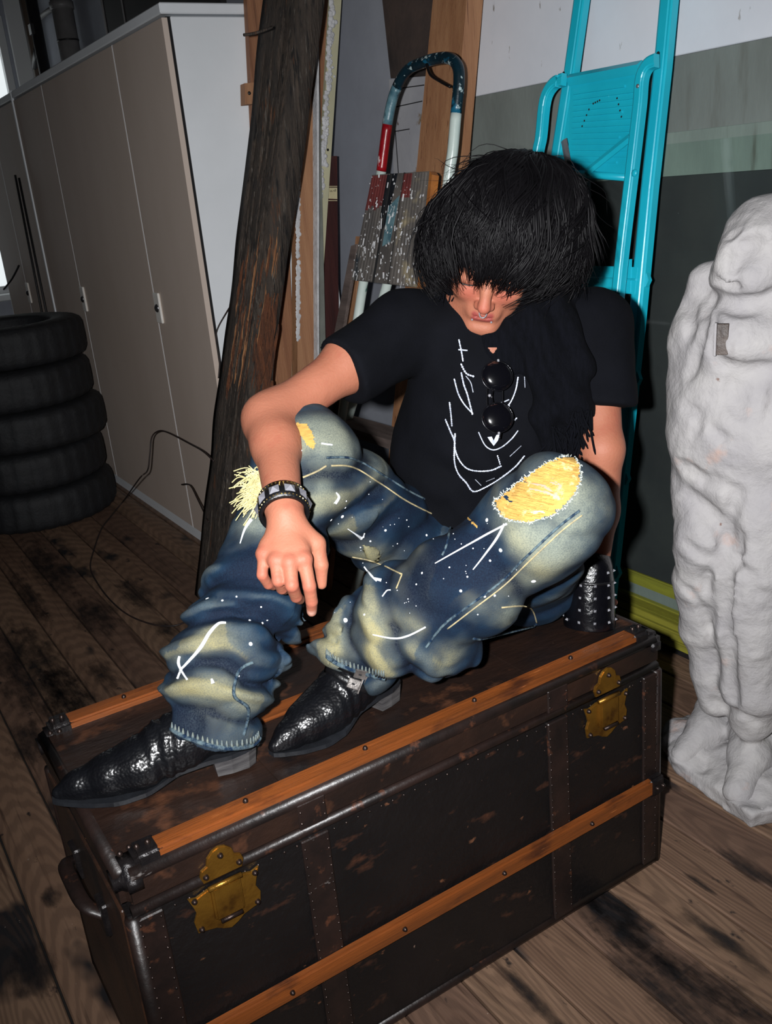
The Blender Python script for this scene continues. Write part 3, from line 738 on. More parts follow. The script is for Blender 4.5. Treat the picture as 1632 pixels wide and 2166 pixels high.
# brown canvas and the stained board behind the tall post
cvq = [PX(806, -60, 1.955), PX(925, -60, 1.955), PX(915, 162, 1.955), PX(826, 167, 1.955)]
cvq = quad3([(808, 0), (925, 0), (915, 160), (826, 166)], 1.955, 1.955, None, 2.6)
tag(obj('brown_canvas', slab(cvq, .012), m_brownp, None, origin=qbase(cvq)), 'dark brown canvas hung on the wall left of the tall post', 'canvas')
sq = [PX(822, 168, 1.95), PX(915, 160, 1.95), PX(905, 420, 1.95), PX(838, 420, 1.95)]
sq = quad3([(822, 168), (915, 160), (905, 700), (850, 700)], 1.945, 1.93, 0., None)
st = thing('stained_board', 'pale board with brown paint stains and ruled lines behind the step stool', 'board', qbase(sq))
obj('panel', slab(sq, .008), m_stain, st); ss = Surf(slab(sq, .008))
for a, b in (((845, 187), (897, 180)), ((838, 226), (893, 214)), ((836, 278), (866, 273)), ((836, 276), (843, 372))):
    l = [ss.hit(*a, .0006), ss.hit(*b, .0006)]
    if all(l): obj('ruled_line', tube([l[0][0], l[1][0]], .0018, 5), m_gap, st)
tp, q = plank('tall_post', 'tall light brown wooden post leaning behind the step stool', 'post', [(915, 0), (986, 0), (912, 900), (828, 900)], 1.87, 1.66, .062, m_wood2, z1=2.1, rows=12)

# ================================================================== paint-spattered step stool
m_tubew = M('stool_enamel', (206, 216, 210), (186, 200, 194), 6, .3, .05, 60, spots=(((70, 110, 100), 22, .66, .70, (1, 1, .5)), ((40, 50, 52), 60, .70, .73)))
m_tubed = M('stool_teal_paint', (18, 44, 56), (12, 28, 34), 10, .3, .1, 60, spots=(((176, 196, 198), 42, .60, .64), ((24, 92, 120), 14, .56, .62)))
m_tubem = M('stool_worn_paint', (116, 150, 158), (60, 96, 110), 16, .35, .15, 60, spots=(((210, 218, 218), 18, .56, .62), ((16, 44, 60), 14, .58, .64)))
m_red = M('stool_red_paint', (168, 22, 30), (130, 14, 24), 12, .3, .1, 60, spots=(((214, 206, 206), 26, .66, .69, (1, 1, .4)),))
m_tread = M('tread_rubber', (112, 106, 100), (84, 80, 78), 9, .5, .2, 60, stretch=(1, 1, .5), spots=(((110, 44, 44), 3.2, .60, .66), ((34, 44, 52), 4.4, .60, .66, (2, 2, .5)), ((206, 206, 204), 42, .665, .69), ((150, 138, 112), 6, .63, .7)))
m_ply = M('tread_plywood', (170, 106, 48), (140, 84, 40), 10, .6, .2)
m_gw = M('grey_step_wood', (112, 98, 92), (82, 70, 66), 6, .7, .4, 50, stretch=(6, .5, 6))
sn = nrm((1., 0, -.19)); sc_ = A((1.68, 2.5, 1.68))        # leaning plane of the stool
SP = lambda x, y, off=0.: PPl(x, y, sc_-sn*off, sn)
gx = SP(800, 900); fl0 = lambda p, q_: p+(q_-p)*(p[2]/(p[2]-q_[2]))
S_ = thing('step_stool', 'old folding step stool spattered with paint, leaning behind the person', 'step stool', (1.45, 2.6, 0))
arch = spline([SP(x, y) for x, y in [(806, 362), (814, 300), (823, 240), (836, 192), (860, 150), (892, 133), (925, 124), (952, 124), (968, 142), (970, 178), (964, 240), (957, 320), (948, 380), (928, 560)]], 5)
i1, i2, i3, i4 = 5, 14, 50, 47
obj('frame_tube', tube(arch[:9], .0155, 12), m_red, S_, True)
obj('frame_tube', tube(arch[8:17], .0157, 12), m_tubem, S_, True)
obj('frame_tube', tube(arch[16:51], .0158, 12), m_tubed, S_, True)
low = fl0(arch[-1], arch[-6]) if arch[-1][2] > 0 else arch[-1]
ext = arch[-1]+(arch[-1]-arch[-6])*((arch[-1][2]-.01)/(arch[-6][2]-arch[-1][2]))
obj('frame_tube', tube(list(arch[50:])+[ext], .0155, 12), m_tubew, S_, True)
l0 = SP(806, 362); l1 = SP(752, 700); d_ = l1-l0; lb = l0+d_*((l0[2]-.01)/-d_[2])
obj('frame_tube', tube([l0, lb], .0155, 12), m_tubew, S_, True)
r0 = SP(842, 520, -.05); r1 = SP(790, 700, -.05); d_ = r1-r0; rb_ = r0+d_*((r0[2]-.01)/-d_[2])
obj('rear_leg', tube([r0, rb_], .0155, 12), m_tubew, S_, True)
r0b = r0-A((0, .33, 0)); rbb = rb_-A((0, .36, 0)); obj('rear_leg', tube([r0b, rbb], .0155, 12), m_tubew, S_, True)
obj('cross_bar', tube([SP(880, 588, -.02), SP(945, 582, -.02)], .011, 10), m_tubew, S_, True)
ha = spline([SP(902, 136, .02), SP(910, 158, .03), SP(930, 172, .03), SP(952, 184, .02)], 5)
obj('wire_loop', tube(ha, .004, 6), m_metal, S_, True)
# tread board with ribs
tc = [SP(787, 370, .035), SP(908, 362, .035), SP(882, 608, .05), SP(742, 592, .05)]
ex_t = tc[1]-tc[0]; ey_t = tc[3]-tc[0]
TB = obj('tread', slab(tc, .022, rows=2), m_tread, S_)
nn = nrm(np.cross(ex_t, ey_t)); nn = -nn if nn[0] > 0 else nn
def bil(u, v): return tc[0]*(1-u)*(1-v)+tc[1]*u*(1-v)+tc[2]*u*v+tc[3]*(1-u)*v
m_tr_red = M('tread_red_paint', (112, 52, 50), (92, 44, 44), 20, .5, .2, 60, spots=(((190, 186, 182), 60, .68, .71),))
m_tr_blk = M('tread_black_paint', (30, 34, 40), (22, 24, 28), 20, .45, .2, 60, spots=(((200, 200, 200), 70, .68, .70),))
for ri, u in enumerate([.04+.047*i for i in range(7)]+[.62+.047*i for i in range(8)]):
    w = ex_t*.012
    cuts = [(.01, .99, m_tread)]
    if ri < 6: cuts = [(.01, .33-.02*(ri % 3), m_tr_red), (.33-.02*(ri % 3), .99, m_tread)]
    elif ri == 6: cuts = [(.01, .4, m_tr_blk), (.4, .99, m_tread)]
    elif ri in (7, 8, 9): cuts = [(.01, .22, m_tr_red), (.22, .99, m_tread)]
    for v0, v1, mm in cuts:
        a, b = bil(u, v0), bil(u, v1)
        obj('rib', slab([a-w*1.1+nn*.005, a+w*1.1+nn*.005, b+w*1.3+nn*.005, b-w*1.3+nn*.005], .005), mm, TB)
obj('paint_patch', slab([bil(.37, .0)+nn*.001, bil(.47, .0)+nn*.001, bil(.42, .42)+nn*.001, bil(.375, .5)+nn*.001], .001), m_tr_blk, TB)
obj('paint_patch', slab([bil(.40, .3)+nn*.0012, bil(.56, .2)+nn*.0012, bil(.52, .62)+nn*.0012, bil(.41, .66)+nn*.0012], .001), m_tubem, TB)
rs_ = random.Random(8); sp_ = []
for i in range(230):
    u, v = rs_.random(), rs_.random()**.8; c = bil(u, v)+nn*(.0052 if u < .35 or u > .61 else .001); r = rs_.choice((.0012, .0018, .0025, .004))
    if rs_.random() < .3: sp_.append(tube([c, c+(bil(u, min(1, v+.01))-bil(u, v))*rs_.uniform(2, 7)+ex_t*rs_.uniform(-.02, .02)], r*.7, 5))
    else: sp_.append(dome(c, nn, r, .0012, 6, 2))
o = obj('white_spatter', join(*sp_), m_flake, TB); o['kind'] = 'stuff'
for u in (.365, .60):
    a, b = bil(u, 0), bil(u, 1); obj('groove', tube([a+nn*.001, b+nn*.001], .004, 5), m_gap, TB)
obj('plywood_edge', slab([bil(1, 0), bil(1.045, .03), bil(1.045, .97), bil(1, 1)], .024), m_ply, TB)
# lower wooden step and the strip of wood beside the tubes
lw = [SP(716, 880, .16), SP(835, 905, .16), SP(835, 905, -.02), SP(730, 882, -.02)]
lw = [PZ(700, 892, .64), PZ(832, 934, .64), PZ(850, 908, .64), PZ(735, 876, .64)]
obj('step_board', join(*[(A([p for p in lw]+[p-A((0, 0, .03)) for p in lw]), [[0, 1, 2, 3], [7, 6, 5, 4], [0, 4, 5, 1], [1, 5, 6, 2], [2, 6, 7, 3], [3, 7, 4, 0]])]), m_gw, S_)
tq = [SP(742, 520), SP(754, 516), SP(714, 760), SP(696, 760)]
tq[2], tq[3] = [a+(b-a)*(a[2]/(a[2]-b[2])) for a, b in ((tq[1], tq[2]), (tq[0], tq[3]))]
tag(obj('thin_offcut', slab(tq, .012), m_gw, None, origin=qbase(tq)), 'thin grey wood offcut leaning left of the step stool tread', 'offcut', 'timber leaning on the wall')
plank('pale_offcut', 'narrow pale timber offcut between step stool and maroon board', 'offcut', [(752, 500), (764, 500), (735, 800), (722, 800)], 1.72, 1.60, .02, m_wood2, z1=None)

# ================================================================== turquoise step ladder
m_tq = M('turquoise_enamel', (30, 186, 208), (24, 172, 196), 4, .32, .03, 80, spots=(((90, 210, 224), 80, .74, .77),))
ln = nrm((1., 0, -.166)); lc = A((1.90, 1.8, 1.744))
LP = lambda x, y, off=0.: PPl(x, y, lc-ln*off, ln)
LD = thing('step_ladder', 'turquoise metal step ladder folded flat against the wall', 'ladder', (1.62, 1.85, 0))
def rail(pix, off, w, dep, name, zend=True, ztop=None):
    p = [LP(x, y, off) for x, y in pix]
    if zend: d = p[-1]-p[-2]; p.append(p[-1]+d*((p[-1][2]-.005)/-d[2]))
    if ztop: d = p[0]-p[1]; p.insert(0, p[0]+d*((ztop-p[0][2])/d[2]))
    p = A(p); t = np.gradient(p, axis=0); V = []; Fc = []
    prof = [(-1, 1), (-.55, 1), (-.42, .72), (.42, .72), (.55, 1), (1, 1), (1, -1), (-1, -1)]
    prof = [(-1, .75), (-.7, 1), (.35, 1), (.48, .8), (.7, .8), (.8, 1), (1, .8), (1, -1), (-1, -1)]
    for i, c in enumerate(p):
        tt = nrm(t[i]); ez = -ln; ex = nrm(np.cross(tt, ez)); 
        if ex@R2 < 0: ex = -ex
        for a, b in prof: V.append(c+ex*a*w/2+ez*b*dep/2)
    m = len(prof)
    for i in range(len(p)-1):
        for j in range(m): Fc.append([i*m+j, i*m+(j+1) % m, (i+1)*m+(j+1) % m, (i+1)*m+j])
    Fc.append(list(range(m))); Fc.append([(len(p)-1)*m+j for j in range(m)])
    return obj(name, (A(V), Fc), m_tq, LD)
Rr = [(1414, 0), (1400, 150), (1373, 400), (1345, 697), (1303, 1100)]
Lr = [(1229, 0), (1206, 165), (1180, 330), (1140, 560), (1110, 760), (1072, 1010)]
rail(Rr, 0, .041, .022, 'rail', True, 2.0); rail(Lr, 0, .041, .022, 'rail', True, 2.02)
cv = lambda q: [tuple(x[:2]) for x in spline([(a, b, 0) for a, b in q], 5)]
rail(cv([(1388, 128), (1370, 138), (1357, 165), (1352, 220), (1344, 290), (1335, 367), (1311, 571), (1283, 860), (1262, 1040)]), .045, .030, .02, 'stile')
rail(cv([(1192, 168), (1170, 178), (1152, 212), (1143, 290), (1134, 340), (1105, 560), (1070, 860)]), .045, .030, .02, 'stile')
# ribbed platform folded up
pc = [LP(1206, 172, .012), LP(1358, 144, .012), LP(1328, 376, .02), LP(1200, 366, .02)]
pl = obj('platform', slab(pc, .012), m_tq, LD)
def pb2(u, v): return pc[0]*(1-u)*(1-v)+pc[1]*u*(1-v)+pc[2]*u*v+pc[3]*(1-u)*v
for i in range(13):
    v = .13+i*.06; l, r = (.06, .95) if i % 4 else (.06, .8)
    obj('rib', slab([pb2(l, v)-ln*.004, pb2(r, v)-ln*.004, pb2(r, v+.022)-ln*.004, pb2(l, v+.022)-ln*.004], .005), m_tq, pl)
obj('top_lip', slab([pb2(.0, -.02)-ln*.02, pb2(1., -.02)-ln*.02, pb2(1, .055)-ln*.006, pb2(0, .055)-ln*.006], .02), m_tq, pl)
obj('bottom_rail', tube([pb2(-.02, 1.0)-ln*.006, pb2(1.02, 1.0)-ln*.006], .009, 10), m_tq, pl, True)
for u, v0, v1 in ((.47, .25, .27), (.32, .33, .47), (.72, .25, .4)):
    for i in range(4):
        v = v0+(v1-v0)*i/3*1.2; obj('slot', dome(pb2(u+(.03*i if u > .5 else -.03*i), v)-ln*.0045, -ln, .0028, .0006, 6, 2), m_gap, pl)
a, b = LP(1238, 366, .035), LP(1330, 292, .035)
obj('brace', tube([a, b], .0105, 4, flat=(-ln, .35)), m_tq, LD)
obj('side_link', tube([LP(1192, 296, .03), LP(1206, 372, .03)], .011, 4, flat=(-ln, .3)), m_alu, LD)
obj('pivot', dome(LP(1341, 366, .055), -ln, .009, .005), m_tq, LD, True); obj('pivot', dome(LP(1348, 182, .055), -ln, .005, .003), m_alu, LD, True)
def pin(x, y): obj('bolt_hole', dome(LP(x, y, .0112), -ln, .006, .0006, 8, 2), m_gap, LD)
pin(1391, 114); pin(1191, 156)
# treads between the rails, with the small bent tabs outside the right rail
for k, (xr_, yr_, xl_) in enumerate(((1352, 592, 1132), (1333, 800, 1108), (1309, 1010, 1074), (1290, 1208, 1050))):
    r_ = LP(xr_, yr_); l_ = LP(xl_, yr_-8); l_[2] = r_[2]
    up = nrm(A((-.166, 0, -1.)))*-1
    tr_ = obj('tread', slab([l_+up*.03-ln*.012, r_+up*.03-ln*.012, r_-up*.035-ln*.012, l_-up*.035-ln*.012], .02), m_tq, LD)
    obj('tread_fold', tube([l_-ln*.0135+up*.0, r_-ln*.0135], .003, 5), m_tq, tr_)
    e = LP(xr_+25, yr_+1, .0)
    ey_ = nrm(r_-l_)
    obj('tab', prism([(0, -.022), (.012, -.016), (.019, 0), (.008, .018), (0, .022)], .012, LP(xr_+14, yr_, -.006), ey_, up, -ln), m_tq, tr_)
    obj('bracket', slab([LP(xr_-36, yr_-42, .014), LP(xr_-18, yr_-44, .014), LP(xr_-20, yr_+26, .014), LP(xr_-40, yr_+26, .014)], .004), m_tq, tr_)
    for dy in (-22, 4): obj('rivet', dome(LP(xr_-29, yr_+dy, .0145), -ln, .0035, .002, 8, 2), m_alu, tr_, True)

# ================================================================== tyres
m_rub = M('tyre_rubber', (22, 24, 28), (15, 16, 19), 20, .7, .3, 60, spots=(((120, 116, 110), 60, .77, .79),))
def tyre_mesh(R_=.335, w=.19, seg=96):
    prof = [(r*1.1, z) for r, z in [(.20, -.075), (.215, -.088), (.27, -.094), (.305, -.088), (.322, -.078), (.333, -.055), (.335, -.02), (.335, .02), (.333, .055), (.322, .078), (.305, .088), (.27, .094), (.215, .088), (.20, .075)]]
    V = []; Fc = []; m = len(prof)
    for i in range(seg):
        a = i*2*math.pi/seg
        for j, (r, z) in enumerate(prof):
            lug = .010 if (i % 3 == 0) and 3 <= j <= 10 else 0
            if 6 <= j <= 7 and i % 3 == 1: lug = .008
            V.append(((r-lug)*math.cos(a), (r-lug)*math.sin(a), z))
    for i in range(seg):
        for j in range(m): Fc.append([i*m+j, ((i+1) % seg)*m+j, ((i+1) % seg)*m+(j+1) % m, i*m+(j+1) % m])
    me = bpy.data.meshes.new('tyre'); me.from_pydata(V, [], Fc); me.shade_smooth(); me.materials.append(m_rub); return me
tm = tyre_mesh()
for i, (dx, dy, z) in enumerate(((0, 0, 0), (-.015, .01, .1885), (.02, -.005, .377), (-.01, .0, .5655), (.0, .012, .754))):
    o = link('tyre', tm, m_rub, None, (.82+dx, 4.70+dy, z+.094)); o.rotation_euler = (0, 0, i*.37)
    tag(o, ['black tyre on the floor, lowest of the stack', 'black tyre, second from the floor in the stack', 'black tyre in the middle of the stack', 'black tyre, second from the top of the stack', 'black tyre lying on top of the stack beside the cabinets'][i], 'tyre', 'stack of black tyres')

# ================================================================== loose wires
m_wire = M('rusty_wire', (44, 30, 26), (26, 20, 20), 30, .6, .1)
w = [bs.hit(455, 976, .0045)[0], PX(430, 955, 1.13), PX(400, 938, 1.15), PX(355, 915, 1.13), PX(335, 912, 1.12), PX(321, 925, 1.10), PX(317, 960, 1.08), PX(312, 995, 1.05), PX(295, 1012, 1.0)]
w += [PZ(262, 1058, .04), PZ(232, 1095, .008), PZ(214, 1120, .006), PZ(198, 1165, .006), PZ(191, 1200, .006), PZ(205, 1232, .006), PZ(232, 1268, .006), PZ(270, 1300, .006), PZ(320, 1320, .006), PZ(365, 1324, .006), PZ(396, 1314, .006)]
tag(obj('wire_coil', tube(spline(w, 6), .0032, 6), m_wire, None, True, origin=PZ(262, 1200, 0)), 'rusty wire looping from the beam down onto the floorboards', 'wire')
w = [bs.hit(446, 1104, .009)[0], PX(418, 1056, 1.14), PX(405, 1030, 1.17), PX(396, 1024, 1.17), PX(384, 1025, 1.17)]
tag(obj('wire_end', tube(spline(w, 6), .003, 6), m_wire, None, True, origin=w[0]), 'bent rusty wire end low beside the beam', 'wire')
w = [PY(492, 640, 3.12), PY(478, 662, 3.16), PY(460, 695, 3.175), PY(457, 720, 3.175), PY(464, 762, 3.17), PY(462, 800, 3.16)]
tag(obj('thin_cable', tube(spline(w, 6), .0028, 6), m_wire, None, True, origin=w[0]), 'thin dark cable looped at the cabinet edge beside the beam', 'cable')
# ================================================================== plaster figure
S0 = A((1.60, 1.20, 0.)); sn_ = nrm(A((S0[0], S0[1], 0)))
def SV(x, y, off=0.): return PPl(x, y, S0-sn_*off, sn_)      # upright plane through the figure, off = towards the viewer
pxm = 1.0/F
def rr(px): return px*2.13*pxm
side = nrm(np.cross(sn_, (0, 0, 1))); hax = [side, sn_, A((0, 0, 1.))]
g = Sdf(rng(1.25, 1.98, .0062), rng(.80, 1.55, .0062), rng(-.004, 1.36, .0062))
# head, bowed to the left, and neck
ht = nrm(A((0, 0, 1.))+side*.25)
hax2 = [nrm(side-ht*(side@ht)), sn_, ht]
g.ell(SV(1632, 515, .02), (rr(84), .10, rr(84)), hax2, .02)
g.ell(SV(1594, 580, .05), (rr(62), .085, rr(56)), hax2, .03)
g.ell(SV(1536, 592, .07), (rr(26), .05, rr(30)), hax2, .025)      # jaw
g.cap(SV(1548, 520, .085), SV(1536, 560, .10), .018, .020, .02)     # nose ridge
g.cap(SV(1570, 498, .10), SV(1620, 492, .11), .014, .014, .02)      # brow
g.cap(SV(1528, 596, .11), SV(1560, 602, .12), .006, .008, .012, 's')  # mouth
g.cap(SV(1610, 590, 0), SV(1600, 680, 0), .07, .10, .04)
# shoulder slab that juts out to the left
g.cap(SV(1478, 596, -.02), SV(1440, 712, -.02), .016, .014, .01); g.cap(SV(1500, 590, -.02), SV(1462, 730, -.02), .022, .018, .02)
g.cap(SV(1498, 586, -.03), SV(1600, 640, -.03), .03, .06, .03)
g.cap(SV(1480, 700, -.01), SV(1462, 800, -.02), .05, .05, .04)
# chest, arm stump, belly
g.ell(SV(1590, 730, .0), (rr(125), .11, rr(95)), hax, .04)
g.ell(SV(1556, 715, .075), (rr(58), .06, rr(62)), hax, .03)
g.cap(SV(1560, 720, .09), SV(1680, 730, .07), .055, .06, .03)
g.ell(SV(1572, 900, .01), (rr(138), .135, rr(160)), hax, .05)
g.ell(SV(1504, 895, .0), (rr(78), .10, rr(135)), hax, .03)
g.ell(SV(1640, 900, .03), (rr(110), .12, rr(150)), hax, .04)
g.ell(SV(1560, 1040, .0), (rr(128), .115, rr(110)), hax, .05)
# folds of the waist and the legs
g.cap(SV(1455, 960, .06), SV(1540, 1025, .10), .020, .030, .03); g.cap(SV(1540, 1025, .10), SV(1600, 1000, .1), .03, .03, .03)
g.chain([SV(1490, 1060, .02), SV(1492, 1150, .055), SV(1480, 1230, .03), SV(1490, 1330, .0), SV(1502, 1420, -.01), SV(1512, 1486, -.01)], [rr(62), rr(58), rr(48), rr(46), rr(38), rr(34)], .02)
g.ell(SV(1485, 1135, .09), (rr(36), .03, rr(48)), hax, .025)
g.chain([SV(1600, 1060, .05), SV(1590, 1200, .08), SV(1590, 1330, .06), SV(1592, 1450, .04), SV(1588, 1520, .02)], [rr(92), rr(70), rr(64), rr(62), rr(48)], .022)
g.chain([SV(1690, 1050, .0), SV(1690, 1250, .0), SV(1680, 1500, .0)], [rr(60), rr(52), rr(46)], .03)
g.cap(SV(1541, 1150, .13), SV(1548, 1480, .10), .010, .008, .02, 's')       # gap between the legs
g.cap(SV(1530, 1120, .14), SV(1556, 1190, .13), .016, .012, .02, 's')
# feet
g.chain([PZ(1515, 1500, .09), PZ(1490, 1545, .075), PZ(1440, 1598, .05)], [.050, .042, .030], .02)
g.chain([PZ(1590, 1545, .10), PZ(1585, 1600, .08), PZ(1562, 1672, .05)], [.055, .046, .032], .02)
g.chain([PZ(1665, 1560, .09), PZ(1675, 1640, .05)], [.05, .035], .02)
# creases of the drapery and the face, pressed into the finished surface
pre = Surf(relax(g.mesh(), 1, .5))
for pth, r_ in (([(1572, 528), (1590, 525)], .022), ([(1566, 548), (1548, 572)], .007), ([(1514, 602), (1546, 606)], .006), ([(1540, 500), (1560, 488)], .006),
      ([(1520, 628), (1560, 652), (1600, 640), (1631, 622)], .013), ([(1514, 618), (1500, 650), (1486, 690), (1476, 740), (1458, 792)], .011), ([(1508, 680), (1500, 725), (1520, 768), (1560, 780), (1600, 784), (1631, 786)], .012),
      ([(1440, 640), (1462, 660), (1452, 720)], .008), ([(1552, 800), (1542, 835), (1562, 872)], .008), ([(1580, 800), (1572, 850)], .007), ([(1610, 810), (1600, 880)], .007), ([(1440, 985), (1480, 1012), (1530, 1030), (1562, 1046)], .013),
      ([(1452, 1045), (1490, 1075), (1512, 1100), (1534, 1137), (1525, 1177)], .012), ([(1449, 1151), (1486, 1177), (1523, 1181)], .011), ([(1525, 1181), (1528, 1240), (1534, 1320), (1541, 1400), (1547, 1485)], .015), ([(1534, 1137), (1550, 1080), (1556, 1046)], .011),
      ([(1450, 1245), (1480, 1275), (1500, 1330)], .008), ([(1500, 1210), (1490, 1250)], .006), ([(1580, 1210), (1600, 1260)], .008), ([(1505, 1482), (1530, 1500), (1556, 1510), (1600, 1530)], .009), ([(1448, 860), (1470, 880), (1466, 920)], .006), ([(1500, 900), (1530, 930)], .006), ([(1560, 1120), (1566, 1180), (1560, 1260)], .007)):
    L_ = pre.line(pth, .5*r_ if r_ < .0165 else .017, 4)
    for i in range(len(L_)-1):
        if np.linalg.norm(L_[i+1]-L_[i]) < .06: g.cap(L_[i], L_[i+1], r_, r_, .014, 's')
m_, pts = g.near(.03)
g.V[m_] += (fbm(pts, 11, 2, 4)*.005+fbm(pts, 40, 3, 9)*.0022).astype(np.float32)
fig = relax(g.mesh(), 1, .5)
m_pl = M('plaster', (172, 169, 168), (154, 151, 153), 7, .85, .5, 45, spots=(((176, 154, 146), 9, .60, .72), ((136, 131, 131), 8, .62, .74, (1, 1, .7)), ((120, 96, 88), 22, .72, .76), ((84, 80, 80), 90, .76, .78)))
ST = thing('plaster_figure', 'white plaster statue of a standing armless figure on a rough base', 'statue', S0)
fig_o = obj('figure', fig, m_pl, ST, True)
# base slab
g = Sdf(rng(1.2, 2.0, .008), rng(.75, 1.62, .008), rng(-.012, .09, .006))
bp = [PZ(x, y, 0) for x, y in ((1407, 1600), (1420, 1640), (1500, 1700), (1585, 1762), (1640, 1750), (1800, 1690), (1790, 1560), (1640, 1490), (1490, 1480))]
cen = np.mean(bp, 0)
sl, X_, Y_, Z_ = g.sub((-9,)*3, (9,)*3)
d = None
for i in range(len(bp)):
    a, b = bp[i], bp[(i+1) % len(bp)]; e = b-a; n = nrm((e[1], -e[0], 0))
    if n@(cen-a) > 0: n = -n
    q_ = (X_-a[0])*n[0]+(Y_-a[1])*n[1]+0*Z_; d = q_ if d is None else np.maximum(d, q_)
top = Z_-.040+0*X_
g.V = np.maximum(np.maximum(d+.010, top), -(Z_-.0)).astype(np.float32)
g.ell(PZ(1480, 1570, .03), (.09, .09, .04), None, .04); g.ell(PZ(1600, 1640, .03), (.09, .10, .045), None, .04)
m_, pts = g.near(.035)
msk = (pts[:, 2] > .006)
dv = (fbm(pts, 13, 3, 2)*.012+fbm(pts, 45, 2, 5)*.005); g.V[m_] += (dv*msk).astype(np.float32)
obj('base', relax(g.mesh(), 1, .5), m_pl, ST, True)
fs = Surf(fig)
h = fs.hit(1526, 717, -.004)
if h:
    ez = nrm(h[1]*.3-sn_); ey = nrm(A((0, 0, 1.))-ez*ez[2]); ex = np.cross(ey, ez)
    obj('socket', box(h[0]+ez*.001, (.021, .058, .012), [ex, ey, ez], .001), M('socket_brown', (78, 64, 56), (50, 40, 36), 20, .5, .2), ST)
    obj('socket_rim', box(h[0]-ex*.013+ez*.003, (.005, .062, .014), [ex, ey, ez], .001), m_pl, ST)
# ================================================================== the seated person
# joints: found from the photo's pixels with human bone lengths, feet and hand on the trunk lid
J = {'pel': (1.039, 1.400, .656), 'hR': (.974, 1.468, .655), 'hL': (1.095, 1.324, .656), 'kR': (.676, 1.376, .965), 'kL': (.902, 1.015, .903),
     'aR': (.421, 1.232, .635), 'aL': (.659, 1.239, .632), 'nk': (1.128, 1.403, 1.138), 'sR': (.947, 1.447, 1.150), 'sL': (1.276, 1.305, 1.107)}
J = {k: A(v) for k, v in J.items()}
J['eR'] = P(571, 888, 1.56); J['wR'] = P(600, 1072, 1.386)
J['eL'] = P(1272, 950, 1.72); J['wL'] = P(1247, 1262, 1.845)
LID = TZ+.0055
PE = thing('person', 'person in black t-shirt, scarf and torn paint-splashed jeans sitting on the trunk', 'person', (J['pel'][0], J['pel'][1], LID))

# ---- head frame
th = math.radians(50); ya = math.radians(-9); ro_ = math.radians(3)
f0 = math.cos(th)*(-Fw)-math.sin(th)*U2; u0 = math.cos(th)*U2+math.sin(th)*(-Fw); r0_ = R2.copy()      # r0_: towards the image's right = his left
hf = math.cos(ya)*f0+math.sin(ya)*r0_; hr = math.cos(ya)*r0_-math.sin(ya)*f0; hu = u0
hr, hu = math.cos(ro_)*hr-math.sin(ro_)*hu, math.cos(ro_)*hu+math.sin(ro_)*hr
EYE = P(1032, 594, 1.59)
HO = EYE-hf*.078
def hd(x, y, z): return HO+hr*x+hf*y+hu*z
HA = [hr, hf, hu]

# ---- body: one continuous surface
xs = rngs(.44, 1.40, .009, .0026, ((.47, .62), (1.00-.04, 1.14), (1.15, 1.27)))
ys = rngs(.92, 1.56, .009, .0026, ((1.06, 1.33),))
zs = rngs(.535, 1.44, .009, .0026, ((.54, .60), (.75, .99), (1.09, 1.32)))
b = Sdf(xs, ys, zs)
# skull and face
b.ell(hd(0, -.012, .028), (.076, .096, .090), HA, .0)
b.ell(hd(0, .030, -.030), (.060, .056, .082), HA, .02)
for s in (-1, 1):
    b.cap(hd(s*.052, .012, -.055), hd(s*.013, .074, -.099), .020, .015, .025)      # jaw
    b.ell(hd(s*.040, .060, -.028), (.022, .020, .020), HA, .02)                     # cheek
    b.ell(hd(s*.033, .093, .000), (.019, .013, .012), HA, .012, 's')                # eye hollow
b.cap(hd(-.010, .072, -.099), hd(.010, .072, -.099), .0165, .0165, .015)             # chin
b.cap(hd(-.03, .076, .022), hd(.03, .076, .022), .012, .012, .018)                 # brow
for s in (-1, 1):
    b.ell(hd(s*.033, .074, -.001), (.0165, .012, .0105), HA, .004)                  # closed lids
    b.cap(hd(s*.021, .082, -.006), hd(s*.045, .078, -.007), .0024, .002, .004)
b.chain([hd(0, .080, .014), hd(0, .092, -.012), hd(0, .106, -.036)], [.0085, .0085, .0115], .010)
for s in (-1, 1): b.ell(hd(s*.0115, .094, -.041), (.0070, .0105, .0068), HA, .006)
for s in (-1, 1): b.ell(hd(s*.006, .101, -.0475), (.0032, .006, .004), HA, .003, 's')
b.ell(hd(0, .078, -.066), (.030, .017, .020), HA, .012)
b.cap(hd(-.014, .0865, -.0630), hd(.014, .0865, -.0630), .0040, .0040, .004); b.cap(hd(-.005, .0895, -.062), hd(.005, .0895, -.062), .0044, .0044, .004)
b.cap(hd(-.012, .0865, -.0715), hd(.012, .0865, -.0715), .0050, .0050, .004)
b.cap(hd(-.022, .092, -.0672), hd(.022, .092, -.0672), .0016, .0016, .002, 's')
b.cap(hd(-.016, .094, -.082), hd(.016, .094, -.082), .004, .004, .008, 's')
for s in (-1, 1): b.ell(hd(s*.078, -.012, -.012), (.008, .018, .030), HA, .006)     # ears
# neck and trunk (under the clothes)
b.cap(hd(0, -.035, -.05), J['nk']+A((0, 0, .0)), .050, .056, .03)
chest = (J['sR']+J['sL'])/2; mid = (chest*.5+J['pel']*.5)
b.cap(J['nk'], chest-A((0, 0, .10))+Fw*.02, .055, .078, .05); b.cap(chest-A((0, 0, .10))+Fw*.02, J['pel']+A((0, 0, .06))+Fw*.02, .08, .08, .05)
b.cap(J['nk'], J['sR'], .05, .046, .04); b.cap(J['nk'], J['sL'], .05, .046, .04)
for s in 'RL':
    b.cap(J['h'+s], J['k'+s], .066, .046, .03); 
